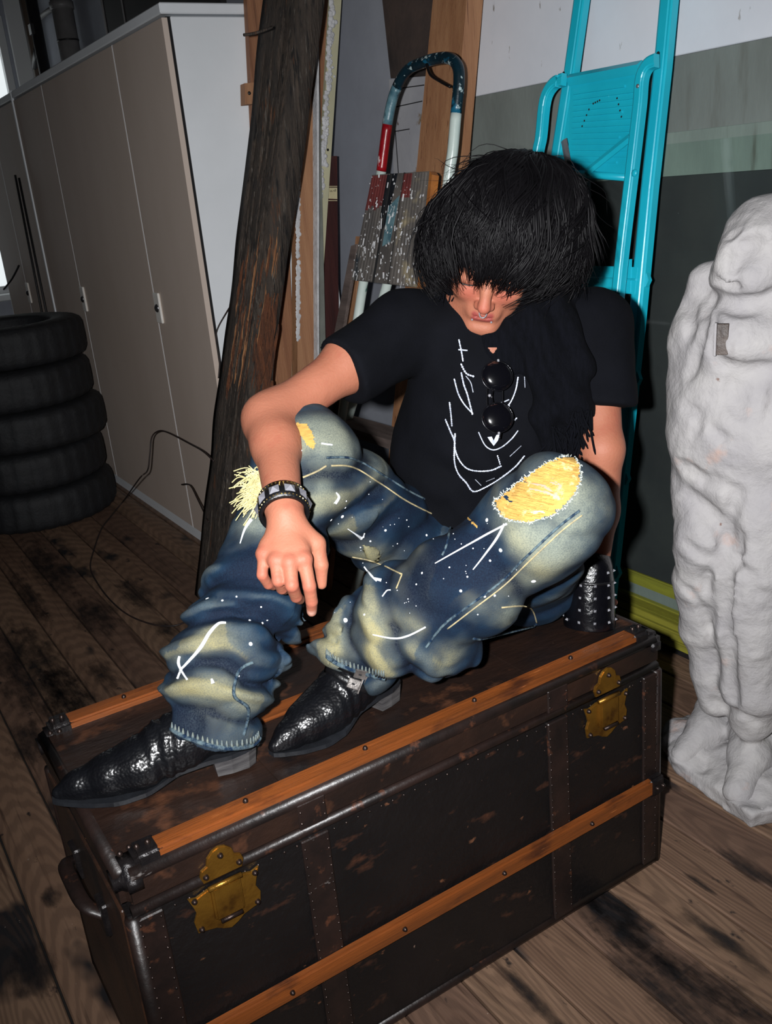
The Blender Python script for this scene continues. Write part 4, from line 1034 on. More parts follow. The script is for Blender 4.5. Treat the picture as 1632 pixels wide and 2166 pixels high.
# right arm
e, w = J['eR'], J['wR']
b.cap(J['sR'], e, .046, .037, .025)
ms_ = e*.68+w*.32+nrm(np.cross(w-e, Fw))*.004
b.cap(e, ms_, .037, .0365, .05); b.cap(ms_, w, .0365, .027, .03)
b.ell((J['sR']*.55+e*.45)+U2*.006, (.04, .04, .05), None, .03)
# right hand (pixels of knuckles and joints, depth from the hanging wrist)
hw = P(603, 1092, 1.372)
mcp = {'i': P(642, 1183, 1.335), 'm': P(612, 1190, 1.328), 'r': P(583, 1186, 1.332), 'p': P(557, 1172, 1.345)}
pip = {'i': P(654, 1240, 1.335), 'm': P(617, 1238, 1.322), 'r': P(588, 1228, 1.327), 'p': P(554, 1216, 1.340)}
dip = {'i': P(659, 1272, 1.352), 'm': P(626, 1262, 1.352), 'r': P(596, 1245, 1.352), 'p': P(567, 1236, 1.360)}
tip = {'i': P(659, 1294, 1.372), 'm': P(634, 1268, 1.380), 'r': P(602, 1248, 1.376), 'p': P(578, 1240, 1.378)}
b.cap(w, hw, .0275, .026, .012)
ra = {'i': .0098, 'm': .0098, 'r': .0093, 'p': .0082}
for k in 'imrp':
    b.cap(hw*.75+mcp[k]*.25+Fw*.006, mcp[k]+Fw*.006, .0145, .0128, .014)
for a_, c_ in (('i', 'm'), ('m', 'r'), ('r', 'p')): b.cap((mcp[a_]*.8+hw*.2)+Fw*.010, (mcp[c_]*.8+hw*.2)+Fw*.010, .0125, .0125, .008)
for k in 'imrp':
    r_ = ra[k]; b.ell(mcp[k], (r_*1.12,)*3, None, .006)
    b.cap(mcp[k]+Fw*.003, pip[k], r_*1.08, r_, .003); b.cap(pip[k], dip[k], r_, r_*.9, .002); b.cap(dip[k], tip[k], r_*.9, r_*.78, .002)
t0, t1, t2, t3 = P(642, 1112, 1.368), P(668, 1150, 1.372), P(679, 1195, 1.374), P(680, 1236, 1.382)
b.cap(hw, t1, .018, .014, .014); b.cap(t1, t2, .0135, .0108, .006); b.cap(t2, t3, .0106, .0078, .003)
# left arm, hand flat on the trunk lid
e, w = J['eL'], J['wL']
b.cap(J['sL'], e, .046, .038, .03); b.cap(e, e*.6+w*.4, .039, .040, .02); b.cap(e*.6+w*.4, w, .039, .027, .02)
hp_ = PZ(1247, 1290, LID+.022)
b.cap(w, hp_, .026, .017, .012)
for k, (x, y) in enumerate(((1196, 1286), (1212, 1262), (1236, 1254), (1264, 1258), (1297, 1274))):
    q0 = PZ(x*.45+1247*.55, y*.45+1288*.55, LID+.018); q1 = PZ(x, y, LID+.0115)
    b.cap(hp_, q0, .016, .012, .01); b.cap(q0, q1, .0105, .0085, .003)
body = relax(b.mesh(), 1, .35)
m_skin = M('skin', (160, 102, 80), (150, 93, 71), 6, .58, .14, 220, spots=(((150, 86, 68), 12, .56, .72),), spec=.32, attr=(('warm', (160, 82, 68)), ('lip', (132, 54, 54)), ('brow', (60, 38, 32)), ('nail', (214, 166, 150))))
m_skin.node_tree.nodes['Principled BSDF'].inputs['Subsurface Weight'].default_value = .06
bo = obj('body', body, m_skin, PE, True)
bv_ = body[0]
def near(pts, r): 
    d = np.min(A([np.linalg.norm(bv_-p, axis=1) for p in pts]), 0); return np.clip(1-d/r, 0, 1)
setattr_v(bo, 'lip', np.clip(near([hd(x, .089, z) for x in np.linspace(-.013, .013, 7) for z in (-.063, -.0715)], .0085)*2.0, 0, .85))
setattr_v(bo, 'warm', np.clip(np.maximum(near([hd(0, .112, -.040), hd(.03, .08, -.025), hd(-.03, .08, -.025)], .03), near(list(mcp.values())+list(pip.values())+list(dip.values())+[J['eR']], .018))*.8, 0, .6))
setattr_v(bo, 'brow', np.clip(near([hd(s*x, .082, .004-.004*abs(x-.033)*20) for s in (-1, 1) for x in np.linspace(.02, .05, 6)], .0045)*1.5, 0, .0))
setattr_v(bo, 'nail', near([tip['i']-Fw*.008], .009))
m_lash = M('lash_black', (20, 16, 16), None, 9, .6, 0)
for s in (-1, 1):
    L_ = [hd(s*x, .0865-(abs(x-.033)**2)*14, -.0085+abs(x-.033)*.06) for x in np.linspace(.018, .048, 9)]
    obj('eyelashes', tube(A(L_), [.0006]+[.0013]*7+[.0006], 5), m_lash, PE, True)
m_steel = M('piercing_steel', (150, 150, 156), None, 5, .15, 0, metal=.3)
rg = [hd(.0065*math.cos(a), .102+.003*math.sin(a), -.050-.0085*max(math.sin(a), -.2)) for a in np.linspace(-.25, math.pi+.25, 14)]
nr = obj('nose_ring', tube(A(rg), .0011, 6), m_steel, PE, True)
for q in (rg[0], rg[-1]): obj('ball', join(dome(q, (0, 0, 1), .0022, .0022, 8, 3), dome(q, (0, 0, -1), .0022, .0022, 8, 3)), m_steel, nr, True)
bsf = Surf(body)
for s in (-1, 1):
    q = hd(s*.017, .0905, -.0765); obj('lip_stud', join(dome(q, (0, 0, 1), .002, .002, 8, 3), dome(q, (0, 0, -1), .002, .002, 8, 3)), m_steel, PE, True)

# ---- jeans
g = Sdf(rng(.30, 1.30, .0042), rng(.88, 1.62, .0042), rng(.532, 1.10, .0042))
hR, hL, kR, kL, aR, aL, pel = [J[k] for k in ('hR', 'hL', 'kR', 'kL', 'aR', 'aL', 'pel')]
g.ell(pel+A((0, 0, .015)), (.165, .135, .115), [nrm(hL-hR), nrm(np.cross((0, 0, 1), hL-hR)), A((0, 0, 1.))], .0)
g.ell(hL+A((.01, -.005, -.01)), (.105, .105, .10), None, .05); g.ell(hR+A((0, 0, -.01)), (.10, .10, .10), None, .05)
g.cap(hR, kR, .098, .079, .04)
g.ell(kR+nrm(kR-(hR+aR)/2)*.008, (.080, .080, .080), None, .03)
aRe = P(448, 1520, 1.462)
g.chain([kR, kR*.5+aRe*.5, P(470, 1395, 1.47), aRe], [.078, .078, .077, .074], .03)
g.cap(hL+A((0, 0, .0)), kL, .100, .078, .04)
g.ell(kL+nrm(kL-(hL+aL)/2)*.012, (.078, .078, .078), None, .03)
aLe = P(742, 1386, 1.585)
g.chain([kL, P(985, 1235, 1.50), P(850, 1312, 1.55), aLe], [.076, .085, .086, .052], .03)
g.ell(P(905, 1345, 1.53), (.060, .055, .058), None, .03)         # baggy calf lying on the lid
g.ell(P(965, 1370, 1.55), (.045, .045, .045), None, .03); g.ell(P(800, 1395, 1.56), (.04, .04, .045), None, .02)
# hem openings
dR = nrm(aRe-kR); g.cut_in(P(440, 1562, 1.45), nrm(dR*.6+A((.05, .0, -.6))), (.30, .9, .53), (.60, 1.62, .80))
g.cut_in(P(752, 1424, 1.575), nrm((aLe-P(850, 1312, 1.55))*1.0+A((-.02, -.02, -.06))), (.54, 1.0, .53), (.86, 1.45, .745))
g.cut(A((0, 0, LID+.001)), (0, 0, -1.))
m_, pts = g.near(.04)
def seg_t(p, a, b_):
    d = b_-a; t = np.clip((p-a)@d/(d@d), 0, 1); c = a+t[:, None]*d; return t, np.linalg.norm(p-c, axis=1)
def rid(x): return 1-2*np.abs(((x/(2*math.pi)) % 1)*2-1)**1.5        # pinched fold profile, -1..1
def folds(p):
    """height of the cloth folds (positive = raised ridge)"""
    out = np.zeros(len(p)); w = fbm(p, 8, 2, 11); w2 = fbm(p, 17, 2, 12)
    t, d = seg_t(p, kR, aRe); sgn = (p-(kR+aRe)/2)@R2; near_ = (d < .15)
    m1 = np.clip((t-.40)/.25, 0, 1)*near_
    out += m1*(.0115*rid(t*52+3.4*np.sin(sgn*16+1)+3.0*w)+.0035*rid(t*95+sgn*50+3*w2))
    m2 = np.exp(-((t-.16)/.16)**2)*near_; out += m2*.006*rid(t*34+sgn*34+2*w)
    t, d = seg_t(p, hR, kR); near_ = (d < .16); ss_ = (p-kR)@U2
    out += near_*(np.exp(-((t-.78)/.22)**2)*.0075*rid(ss_*70+t*14+2.5*w)+np.exp(-((t-.25)/.3)**2)*.008*rid(t*26+((p-hR)@U2)*34+2.5*w))
    t, d = seg_t(p, kL, aLe); near_ = (d < .17); ss_ = (p-aLe)@U2; rs_ = (p-aLe)@R2
    out += near_*np.clip((t-.52)/.2, 0, 1)*(.0110*rid(t*34+ss_*44-rs_*16+3*w)+.004*rid(ss_*110+rs_*70+3*w2))
    out += near_*np.exp(-((t-.22)/.28)**2)*.0065*rid(((p-kL)@(U2+.7*R2))*52+2.5*w)
    t, d = seg_t(p, hL, kL); near_ = (d < .17); out += near_*np.exp(-((t-.4)/.4)**2)*.0075*rid(((p-hL)@(U2-.5*R2))*66+2.5*w)
    return out+.003*w2
g.V[m_] -= folds(pts).astype(np.float32)
g.cut(A((0, 0, LID+.001)), (0, 0, -1.)); g.cut_in(A((0, TY1-.050, 0)), (0, 1, 0), (.3, 1.48, .5), (1.3, 1.7, LID+.03)); g.cut_in(A((0, TY0+.050, 0)), (0, -1, 0), (.3, .9, .5), (1.3, 1.2, LID+.022))
jeans = relax(g.mesh(), 1, .4)
jv = jeans[0]; fh = folds(jv)
js = Surf(jeans)
fade = np.clip(.22+fh*38+.28*fbm(jv, 14, 3, 21), 0, 1)*.55
yel = np.clip(.25+fh*55+.3*fbm(jv, 10, 2, 31), 0, 1)*0.
dark = np.zeros(len(jv))
def blob(acc, pix, rpx, amt):
    for x, y in pix:
        h = js.hit(x, y)
        if h: acc += amt*np.exp(-(np.linalg.norm(jv-h[0], axis=1)/(rpx*1.6*pxm))**2)
fa = np.zeros(len(jv)); ye = np.zeros(len(jv)); dk_ = np.zeros(len(jv))
blob(fa, [(650, 900), (690, 920), (730, 930), (770, 960), (660, 1000), (655, 1050), (720, 990), (800, 1000)], 55, .55)
blob(fa, [(760, 1170), (830, 1180), (880, 1200), (700, 1120)], 45, .4); blob(ye, [(760, 1165), (810, 1185), (860, 1195), (730, 1140)], 38, .55)
blob(fa, [(1010, 1060), (1060, 1120), (1120, 1120), (1230, 1050), (1235, 1110), (1180, 1150), (1200, 1000), (1100, 990)], 50, .6)
blob(fa, [(1060, 1250), (1110, 1230), (1160, 1190), (1000, 1300), (960, 1370), (1080, 1290)], 38, .45); blob(ye, [(1080, 1250), (1130, 1215), (950, 1385)], 34, .5)
blob(fa, [(760, 1290), (800, 1330), (740, 1340), (860, 1300), (820, 1390), (720, 1380)], 45, .35); blob(ye, [(830, 1320), (780, 1350), (810, 1400), (720, 1370), (870, 1280)], 40, .45)
blob(fa, [(430, 1340), (380, 1420), (480, 1420), (430, 1480), (520, 1480), (400, 1530), (500, 1540)], 40, .3); blob(ye, [(440, 1370), (480, 1430), (400, 1460), (450, 1520)], 36, .4)
blob(fa, [(545, 1100), (520, 1130)], 45, .5)
blob(dk_, [(780, 1060), (850, 1090), (920, 1120), (720, 1050), (880, 1050)], 55, .6); blob(dk_, [(900, 1180), (960, 1150), (880, 1240), (980, 1230), (930, 1300), (1020, 1190)], 55, .7)
blob(dk_, [(520, 1200), (480, 1250), (560, 1270), (470, 1290), (540, 1200), (590, 1320), (560, 1380)], 48, .7)
blob(dk_, [(1040, 1330), (1090, 1320)], 40, .6)
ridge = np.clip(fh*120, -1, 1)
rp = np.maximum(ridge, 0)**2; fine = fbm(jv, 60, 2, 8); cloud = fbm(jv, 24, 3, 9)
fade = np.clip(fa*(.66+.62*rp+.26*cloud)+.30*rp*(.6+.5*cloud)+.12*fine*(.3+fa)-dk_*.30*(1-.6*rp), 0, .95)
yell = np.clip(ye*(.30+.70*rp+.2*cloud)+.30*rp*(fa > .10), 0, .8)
dark = np.clip(.20+dk_*.85-.85*rp-fa*.25+1.0*np.maximum(-ridge, 0)-.2*cloud, 0, .97)  # dark denim areas, plus shade painted into the fold valleys
m_jean = M('denim', (21, 47, 68), (14, 33, 53), 30, .82, .22, 420, ramp=(.3, .7), spec=.2, attr_noise=430, attr=(('fade', (124, 130, 118)), ('yell', (148, 138, 94)), ('dark', (5, 16, 34))))
jo = obj('jeans', jeans, m_jean, PE, True)
setattr_v(jo, 'fade', fade); setattr_v(jo, 'yell', yell); setattr_v(jo, 'dark', dark)

# seams, hems, pockets, tears and paint on the jeans
m_stitch = M('stitching', (176, 160, 118), (128, 120, 96), 60, .8, .2)
m_seam = M('denim_seam', (14, 34, 56), (84, 100, 106), 90, .85, .3, ramp=(.4, .6), spec=.2)
def seam(pix, r=.0022, mat=None, name='seam'):
    L_ = js.line(pix, .0004, 8)
    if len(L_) > 3: obj(name, tube(L_, r, 6), mat or m_stitch, jo, True)
seam([(700, 985), (745, 988), (800, 1020), (860, 1060), (930, 1095), (965, 1110)], .0016); seam([(690, 968), (745, 970), (805, 1002), (870, 1042), (950, 1080)], .0022, m_seam)
seam([(1225, 1080), (1180, 1115), (1110, 1180), (1060, 1230), (1000, 1275), (940, 1320), (900, 1370)], .0022, m_seam)
seam([(1230, 1090), (1186, 1124), (1118, 1188), (1066, 1238), (1006, 1284), (946, 1330)], .0013)
seam([(745, 1178), (790, 1188), (850, 1215)], .0015); seam([(850, 1215), (838, 1245)], .0013); seam([(1060, 1285), (1118, 1284), (1135, 1318)], .0015); seam([(1000, 1350), (1050, 1354), (1110, 1340), (1135, 1318)], .0024, m_seam)
seam([(535, 1400), (505, 1420), (495, 1470), (525, 1500), (515, 1555)], .0028, m_seam); seam([(640, 1010), (668, 998), (690, 985)], .0018)
seam([(955, 1100), (945, 1150), (935, 1175)], .0020, m_seam)
m_rope = M('hem_fade', (112, 118, 108), (70, 84, 92), 120, .85, .2)
def hem(pix, nm='hem'):
    L_ = js.line(pix, .001, 10)
    if len(L_) < 4: return
    obj(nm, tube(L_, .0040, 8), m_seam, jo, True)
    st = []; px_ = spline([(a, b_, 0) for a, b_ in pix], 10)
    for i in range(0, len(px_)-1, 2):
        x, y = px_[i][:2]; L2 = [js.hit(x+dx, y-dy, .0010) for dx, dy in ((0, 1), (-1, 8), (-1, 16))]
        if all(L2): st.append(tube(A([q[0] for q in L2]), [.0024, .0022, .0008], 5))
    if st: o_ = obj('hem_roping', join(*st), m_rope, jo, True); o_['kind'] = 'stuff'
hem([(337, 1512), (350, 1530), (380, 1552), (430, 1572), (480, 1582), (530, 1576), (548, 1560)]); hem([(692, 1388), (710, 1402), (750, 1418), (790, 1430), (815, 1434)])
# frayed hole over his left knee
m_fray = M('frayed_thread', (196, 156, 80), (170, 130, 62), 60, .85, .3, 200, stretch=(1, 1, 6), spots=(((226, 200, 140), 50, .6, .7),))
m_frayw = M('frayed_edge', (196, 200, 188), (150, 160, 160), 80, .9, .3)
hole = [(1045, 1060), (1070, 1040), (1110, 1012), (1150, 985), (1185, 968), (1212, 966), (1226, 985), (1228, 1015), (1216, 1045), (1195, 1072), (1165, 1092), (1120, 1106), (1085, 1104), (1060, 1088), (1048, 1072)]
tv = js.patch(hole, 3, .0012, 2.5)
to = obj('torn_knee', tv, m_fray, jo, True)
random.seed(11)
th_ = []
for i in range(150):
    t = random.random(); y = 968+random.random()*136; x0 = 1050+(1104-y)*.9*random.uniform(.6, 1); l = random.uniform(30, 80); sl_ = random.uniform(.10, .32)
    L_ = []
    for k in range(7):
        x = x0+l*k/6; yy = y+sl_*l*k/6+random.uniform(-.6, .6)
        c = sum(((hole[a][1] > yy) != (hole[a-1][1] > yy)) and x < (hole[a-1][0]-hole[a][0])*(yy-hole[a][1])/(hole[a-1][1]-hole[a][1])+hole[a][0] for a in range(len(hole))) % 2
        if c:
            h = js.hit(x, yy, .0022+.0012*math.sin(k))
            if h: L_.append(h[0])
    if len(L_) >= 4: th_.append(tube(A(L_), .0011, 4))
if th_:
    o = obj('fray_threads', join(*th_), m_fray, jo); o['kind'] = 'stuff'
m_kskin = M('knee_skin', (196, 142, 124), None, 9, .5, .03)
for pz_ in ([(1112, 1022), (1135, 1012), (1160, 1030), (1178, 1046), (1170, 1052), (1140, 1042), (1118, 1036)], [(1138, 1002), (1152, 998), (1190, 1028), (1186, 1036), (1160, 1022)], [(1110, 1078), (1150, 1080), (1158, 1086), (1130, 1090)]):
    v_ = js.patch(pz_, 2.5, .0020)
    if len(v_[1]): obj('skin_gap', v_, m_kskin, jo, True)
for pz_ in ([(1062, 1052), (1072, 1048), (1088, 1062), (1096, 1072), (1086, 1070), (1072, 1060)], [(1108, 1020), (1116, 1014), (1118, 1024), (1112, 1028)]):
    v_ = js.patch(pz_, 2, .0030)
    if len(v_[1]): obj('gap_cloth', v_, m_jean, jo, True)  # small patches of plain denim over the torn knee
ed = []
for i in range(len(hole)):
    (ax, ay), (cx, cy) = hole[i], hole[(i+1) % len(hole)]
    n_f = int(math.hypot(cx-ax, cy-ay)/2.2)
    for k in range(n_f):
        t = k/n_f; x = ax+(cx-ax)*t; y = ay+(cy-ay)*t; a_ = random.uniform(0, 6.28); l = random.uniform(2, 6)
        L_ = [js.hit(x, y, .001), js.hit(x+l*.5*math.cos(a_), y+l*.5*math.sin(a_), .003), js.hit(x+l*math.cos(a_), y+l*math.sin(a_), .0022)]
        if all(L_): ed.append(tube(A([q[0] for q in L_]), .0008, 3))
o = obj('frayed_edge', join(*ed), m_frayw, jo); o['kind'] = 'stuff'
# smaller tears
for pz_ in ([(622, 895), (650, 897), (662, 915), (668, 945), (660, 955), (645, 940), (630, 918)], [(985, 1090), (996, 1096), (1010, 1112), (1012, 1122), (1002, 1114), (990, 1100)], [(748, 912), (758, 920), (762, 936), (752, 930)]):
    v_ = js.patch(pz_, 2.5, .0016, 1.5)
    if len(v_[1]): obj('tear', v_, m_fray, jo, True)
# tassel of loose threads at the side of his right knee
m_frayp = M('pale_thread', (206, 196, 146), (184, 172, 118), 60, .85, .2)
fr_ = []
for i in range(200):
    h = js.hit(545+random.uniform(0, 16), 1005+random.random()*72, .001)
    if h is None: continue
    a = h[0]; a_ = random.uniform(2.3, 4.2); l = random.uniform(.012, .040)
    dv_ = R2*math.cos(a_)+U2*math.sin(a_)*.8-Fw*.2+nrm(A([random.gauss(0, 1) for _ in range(3)]))*.3
    fr_.append(tube(spline([a, a+dv_*l*.5+A((random.gauss(0, .003), random.gauss(0, .003), .006)), a+dv_*l-A((0, 0, .012*random.random()))], 5), .0008, 4))
o = obj('thread_tassel', join(*fr_), m_frayp, jo); o['kind'] = 'stuff'
# white paint
m_spl = M('white_paint', (222, 226, 230), None, 9, .5, .05)
pn = []
def drip(pix, r):
    L_ = js.line(pix, .0008, 8)
    if len(L_) > 2:
        k = len(L_); pn.append(tube(L_, np.broadcast_to(A(r), (k,)) if np.ndim(r) == 0 else np.interp(np.linspace(0, 1, k), np.linspace(0, 1, len(r)), r), 6))
def dot(x, y, r):
    h = js.hit(x, y, 0)
    if h: pn.append(dome(h[0], h[1], r*1.55*pxm, .0012, 8, 2))
drip([(478, 1318), (462, 1320), (444, 1338), (425, 1368), (402, 1395), (380, 1418)], [.0018, .0024, .0030, .0032, .0024, .0018]); drip([(380, 1388), (378, 1402), (384, 1418), (396, 1438)], [.0022, .0026, .0020, .0016]); drip([(376, 1436), (384, 1415)], .002)
drip([(447, 1436), (450, 1446)], [.0016, .0034]); drip([(1067, 1108), (1050, 1140), (1020, 1180), (1000, 1205)], [.0018, .0022, .0014, .0009]); drip([(1072, 1108), (1030, 1130), (980, 1158), (920, 1192)], [.0018, .0018, .0014, .0009])
drip([(788, 1342), (830, 1350), (860, 1346), (900, 1326)], [.0010, .0016, .0018, .0014]); drip([(735, 1118), (750, 1128), (764, 1138)], [.0006, .0014, .0036]); drip([(770, 1128), (768, 1136)], [.0012, .002])
drip([(770, 1198), (785, 1218), (796, 1230)], [.0014, .002, .0012]); drip([(790, 1224), (806, 1228)], [.002, .003]); drip([(532, 1098), (518, 1120), (508, 1150)], [.0036, .002, .0008])
drip([(710, 1042), (716, 1052), (708, 1065)], [.001, .0024, .0028]); drip([(679, 938), (692, 940), (702, 941)], .0016); drip([(622, 962), (638, 952)], [.0018, .002]); drip([(808, 1262), (818, 1250), (826, 1248)], .0012)
for x, y, r in ((724, 1093, 4), (730, 1074, 2.5), (732, 1060, 2), (1058, 1164, 4), (1029, 1100, 4), (1036, 1186, 2.5), (815, 1122, 3), (902, 1132, 3), (783, 1145, 2.5), (762, 1158, 2), (974, 1250, 3), (988, 1220, 2), (1025, 1262, 2.5), (1046, 1260, 2.5), (892, 1212, 2.5), (880, 1236, 2), (1128, 1230, 5), (730, 1312, 5), (912, 1354, 2), (438, 1266, 4), (470, 1270, 2.5), (500, 1262, 2), (552, 1284, 2), (528, 1312, 2.5), (555, 1318, 2.5), (530, 1362, 4), (565, 1312, 2), (505, 1430, 2), (700, 1100, 3.5), (860, 1100, 1.8), (950, 1200, 1.8), (1000, 1160, 1.6), (840, 1150, 1.8), (690, 1172, 1.8), (1010, 1300, 1.6), (770, 1300, 2.5)): dot(x, y, r)
for i in range(60):
    dot(random.uniform(690, 1100), random.uniform(1000, 1300), random.uniform(.6, 1.3))
o = obj('paint_spatter', join(*pn), m_spl, jo, True); o['kind'] = 'stuff'
# ================================================================== t-shirt
sd = nrm(J['sL']-J['sR']); fr_dir = nrm(np.cross(sd, (0, 0, 1.)));  fr_dir = fr_dir if fr_dir@Fw < 0 else -fr_dir
g = Sdf(rng(.66, 1.44, .006), rng(1.10, 1.64, .006), rng(.66, 1.26, .006))
ch = (J['sR']+J['sL'])/2
top_, low_ = ch-A((0, 0, .07))-fr_dir*.015, J['pel']+A((0, 0, .06))-fr_dir*.02
for s_ in (-1, 1):
    g.chain([top_+sd*.065*s_, (top_+low_)/2+sd*.058*s_-fr_dir*.02, low_+sd*.075*s_], [.108, .108, .112], .05)
g.ell((top_*.6+low_*.4)+fr_dir*.02, (.15, .11, .16), [sd, fr_dir, A((0, 0, 1.))], .05)
g.cap(J['nk']-A((0, 0, .03)), J['sR'], .070, .062, .05); g.cap(J['nk']-A((0, 0, .03)), J['sL'], .070, .064, .05)
sr_e = J['sR']+(J['eR']-J['sR'])*.52; sl_e = J['sL']+(J['eL']-J['sL'])*.66
eR_ = (J['sR']+(J['eR']-J['sR'])*.49, nrm(J['eR']-J['sR'])); eL_ = (J['sL']+(J['eL']-J['sL'])*.66, nrm((J['eL']-J['sL'])+A((0, 0, -.15))))
g.cap(J['sR'], sr_e, .064, .058, .03, end=eR_); g.cap(J['sR']-A((0, 0, .03)), sr_e-A((0, 0, .024)), .058, .050, .015, end=eR_)
g.cap(J['sL'], sl_e, .066, .060, .03, end=eL_); g.cap(J['sL']+R2*.012, sl_e+R2*.020, .058, .052, .015, end=eL_)
m_, pts = g.near(.03)
uu = (pts-ch)@sd; g.V[m_] -= (.006*np.sin(uu*46+5*fbm(pts, 5, 2, 3)+((pts-ch)[:, 2])*16)*np.clip((ch[2]-pts[:, 2])/.2, .15, 1)+.004*fbm(pts, 14, 2, 8)).astype(np.float32)
shirt = relax(g.mesh(), 1, .5)
m_tee = M('black_cotton', (11, 12, 17), (8, 9, 13), 12, .9, .15, 300, spec=.08)
so = obj('t_shirt', shirt, m_tee, PE, True)
ts = Surf(shirt)
# printed chains
m_print = M('white_print', (206, 212, 226), (150, 156, 170), 160, .8, 0)
cz = lambda x, y: (800+x*.331, 680+y*.331)
chains = [[(515, 120), (530, 190), (540, 250)], [(530, 275), (560, 330), (605, 350)], [(530, 330), (545, 400), (570, 470), (600, 590)], [(485, 370), (510, 460), (550, 530), (600, 585)], [(560, 350), (590, 390), (605, 450)],
  [(820, 370), (860, 335), (905, 300)], [(890, 360), (875, 440), (840, 520), (790, 570)], [(735, 520), (780, 520), (830, 500)], [(835, 540), (820, 600), (800, 650)], [(455, 520), (465, 600), (470, 665)],
  [(430, 630), (460, 700), (485, 760), (490, 820), (520, 890), (570, 940), (640, 955), (720, 950), (780, 925)], [(490, 720), (485, 880), (510, 970), (560, 1030), (605, 1085), (680, 1060), (780, 1000), (870, 930), (930, 860)],
  [(640, 710), (680, 790), (730, 820), (790, 800), (850, 750), (890, 700)], [(840, 860), (910, 795)], [(760, 860), (775, 910)], [(800, 690), (880, 620)], [(620, 1010), (655, 1045)], [(690, 1020), (740, 1000)], [(930, 320), (935, 420)], [(515, 180), (565, 185)]]
wd = [9, 12, 10, 8, 4, 11, 9, 5, 5, 10, 11, 11, 5, 2.5, 8, 10, 3, 2, 3, 6]
lk = []
for pth_, w_ in zip(chains, wd):
    px_ = spline([(*cz(x, y), 0) for x, y in pth_], 12); L_ = np.r_[0, np.cumsum(np.linalg.norm(np.diff(px_, axis=0), axis=1))]
    n_l = max(2, int(L_[-1]/max(w_*.36, 1.8))); k = np.linspace(0, L_[-1], n_l)
    qx, qy = np.interp(k, L_, px_[:, 0]), np.interp(k, L_, px_[:, 1])
    for i in range(n_l):
        h = ts.hit(qx[i], qy[i], .0008)
        if h is None: continue
        j = min(i+1, n_l-1); i_ = max(i-1, 0); t_ = A((qx[j]-qx[i_], qy[j]-qy[i_])); t_ = t_/max(np.linalg.norm(t_), 1e-6)
        e1 = R2*t_[0]-U2*t_[1]; e1 = nrm(e1-h[1]*(e1@h[1])); e2 = np.cross(h[1], e1)
        a_, b_ = w_*.331*.5*1.7*pxm*(.9 if w_ > 4 else .7), w_*.331*.5*1.7*pxm*(.62 if i % 2 else .42)
        rg_ = [h[0]+e1*a_*math.cos(q)+e2*b_*math.sin(q) for q in np.linspace(0, 2*math.pi, 9)[:-1]]
        lk.append(tube(A(rg_), .0009 if w_ > 4 else .0006, 4, closed=True))
o = obj('chain_print', join(*lk), m_print, so); o['kind'] = 'stuff'
em = [ts.hit(*cz(x, y), .0012) for x, y in ((695, 738), (722, 735), (735, 760), (752, 725), (775, 718), (762, 760), (735, 795), (712, 765))]
if all(em): obj('emblem_print', ([q[0] for q in em], [[0, 1, 2], [2, 3, 4, 5], [0, 2, 7], [2, 5, 6, 7]]), m_print, so)

# ================================================================== scarf
m_scarf = M('black_scarf', (10, 11, 17), (6, 7, 11), 40, .95, .5, 200, stretch=(4, 4, .6), spec=.08)
g = Sdf(rng(.90, 1.42, .006), rng(1.10, 1.58, .006), rng(.78, 1.34, .006))
nc = J['nk']*.55+hd(0, -.04, -.07)*.45; na = nrm(hd(0, -.03, -.05)-J['nk']); n1 = nrm(sd-na*(sd@na)); n2 = np.cross(na, n1); n2 = n2 if n2@Fw < 0 else -n2
for lvl, rad, tr_ in ((-.030, .098, .036), (.008, .088, .032)):
    ring = [nc+na*(lvl+.012*math.sin(2*a))+n1*math.cos(a)*rad*1.22+n2*math.sin(a)*rad*1.0-A((0, 0, 1))*max(math.sin(a), 0)*.035 for a in np.linspace(0, 2*math.pi, 17)]
    for i in range(16): g.cap(ring[i], ring[i+1], tr_, tr_, .02)
def on_shirt(x, y, off):
    h = ts.hit(x, y, off); return h[0] if h else None
for path, r_ in (([(1130, 700), (1165, 770), (1180, 850), (1195, 930)], .030), ([(1180, 690), (1210, 770), (1218, 850), (1216, 925)], .030), ([(1095, 720), (1130, 790), (1145, 880), (1160, 960)], .018)):
    q = [on_shirt(x, y, .004) for x, y in path]; q = [x for x in q if x is not None]
    if len(q) > 1: g.chain(q, [r_]*len(q), .02)
m_, pts = g.near(.025)
g.V[m_] -= (.005*np.sin(((pts-nc)@n1)*95+6*fbm(pts, 7, 2, 5)+((pts-nc)[:, 2])*20)+.003*fbm(pts, 30, 2, 2)).astype(np.float32)
scarf = relax(g.mesh(), 1, .4)
sco = obj('scarf', scarf, m_scarf, PE, True)
ssf = Surf(scarf, shirt)
random.seed(3); fr2 = []
for i in range(150):
    x = random.uniform(1165, 1252); y = random.uniform(860, 935) if x > 1205 else random.uniform(900, 945); h = ssf.hit(x, y, .002)
    if h is None: h = ssf.hit(1225, y, .002)
    if h is None: continue
    l = random.uniform(.03, .07); dv_ = A((random.gauss(0, .25), random.gauss(0, .25), -1.)); q = h[0]
    fr2.append(tube(spline([q, q+dv_*l*.5+A((random.gauss(0, .004), random.gauss(0, .004), 0)), q+dv_*l+A((random.gauss(0, .006), random.gauss(0, .006), 0))], 4), [.0022]*8+[.0010], 5))
for i in range(40):
    x = random.uniform(925, 965); y = random.uniform(570, 610); q = P(x, y+20, 1.66)
    fr2.append(tube(spline([q, q+nrm(A([random.gauss(0, 1) for _ in range(3)]))*.012, q+nrm(A([random.gauss(0, 1) for _ in range(3)]))*.018], 3), .0014, 4))
o = obj('fringe', join(*fr2), m_scarf, sco, True); o['kind'] = 'stuff'

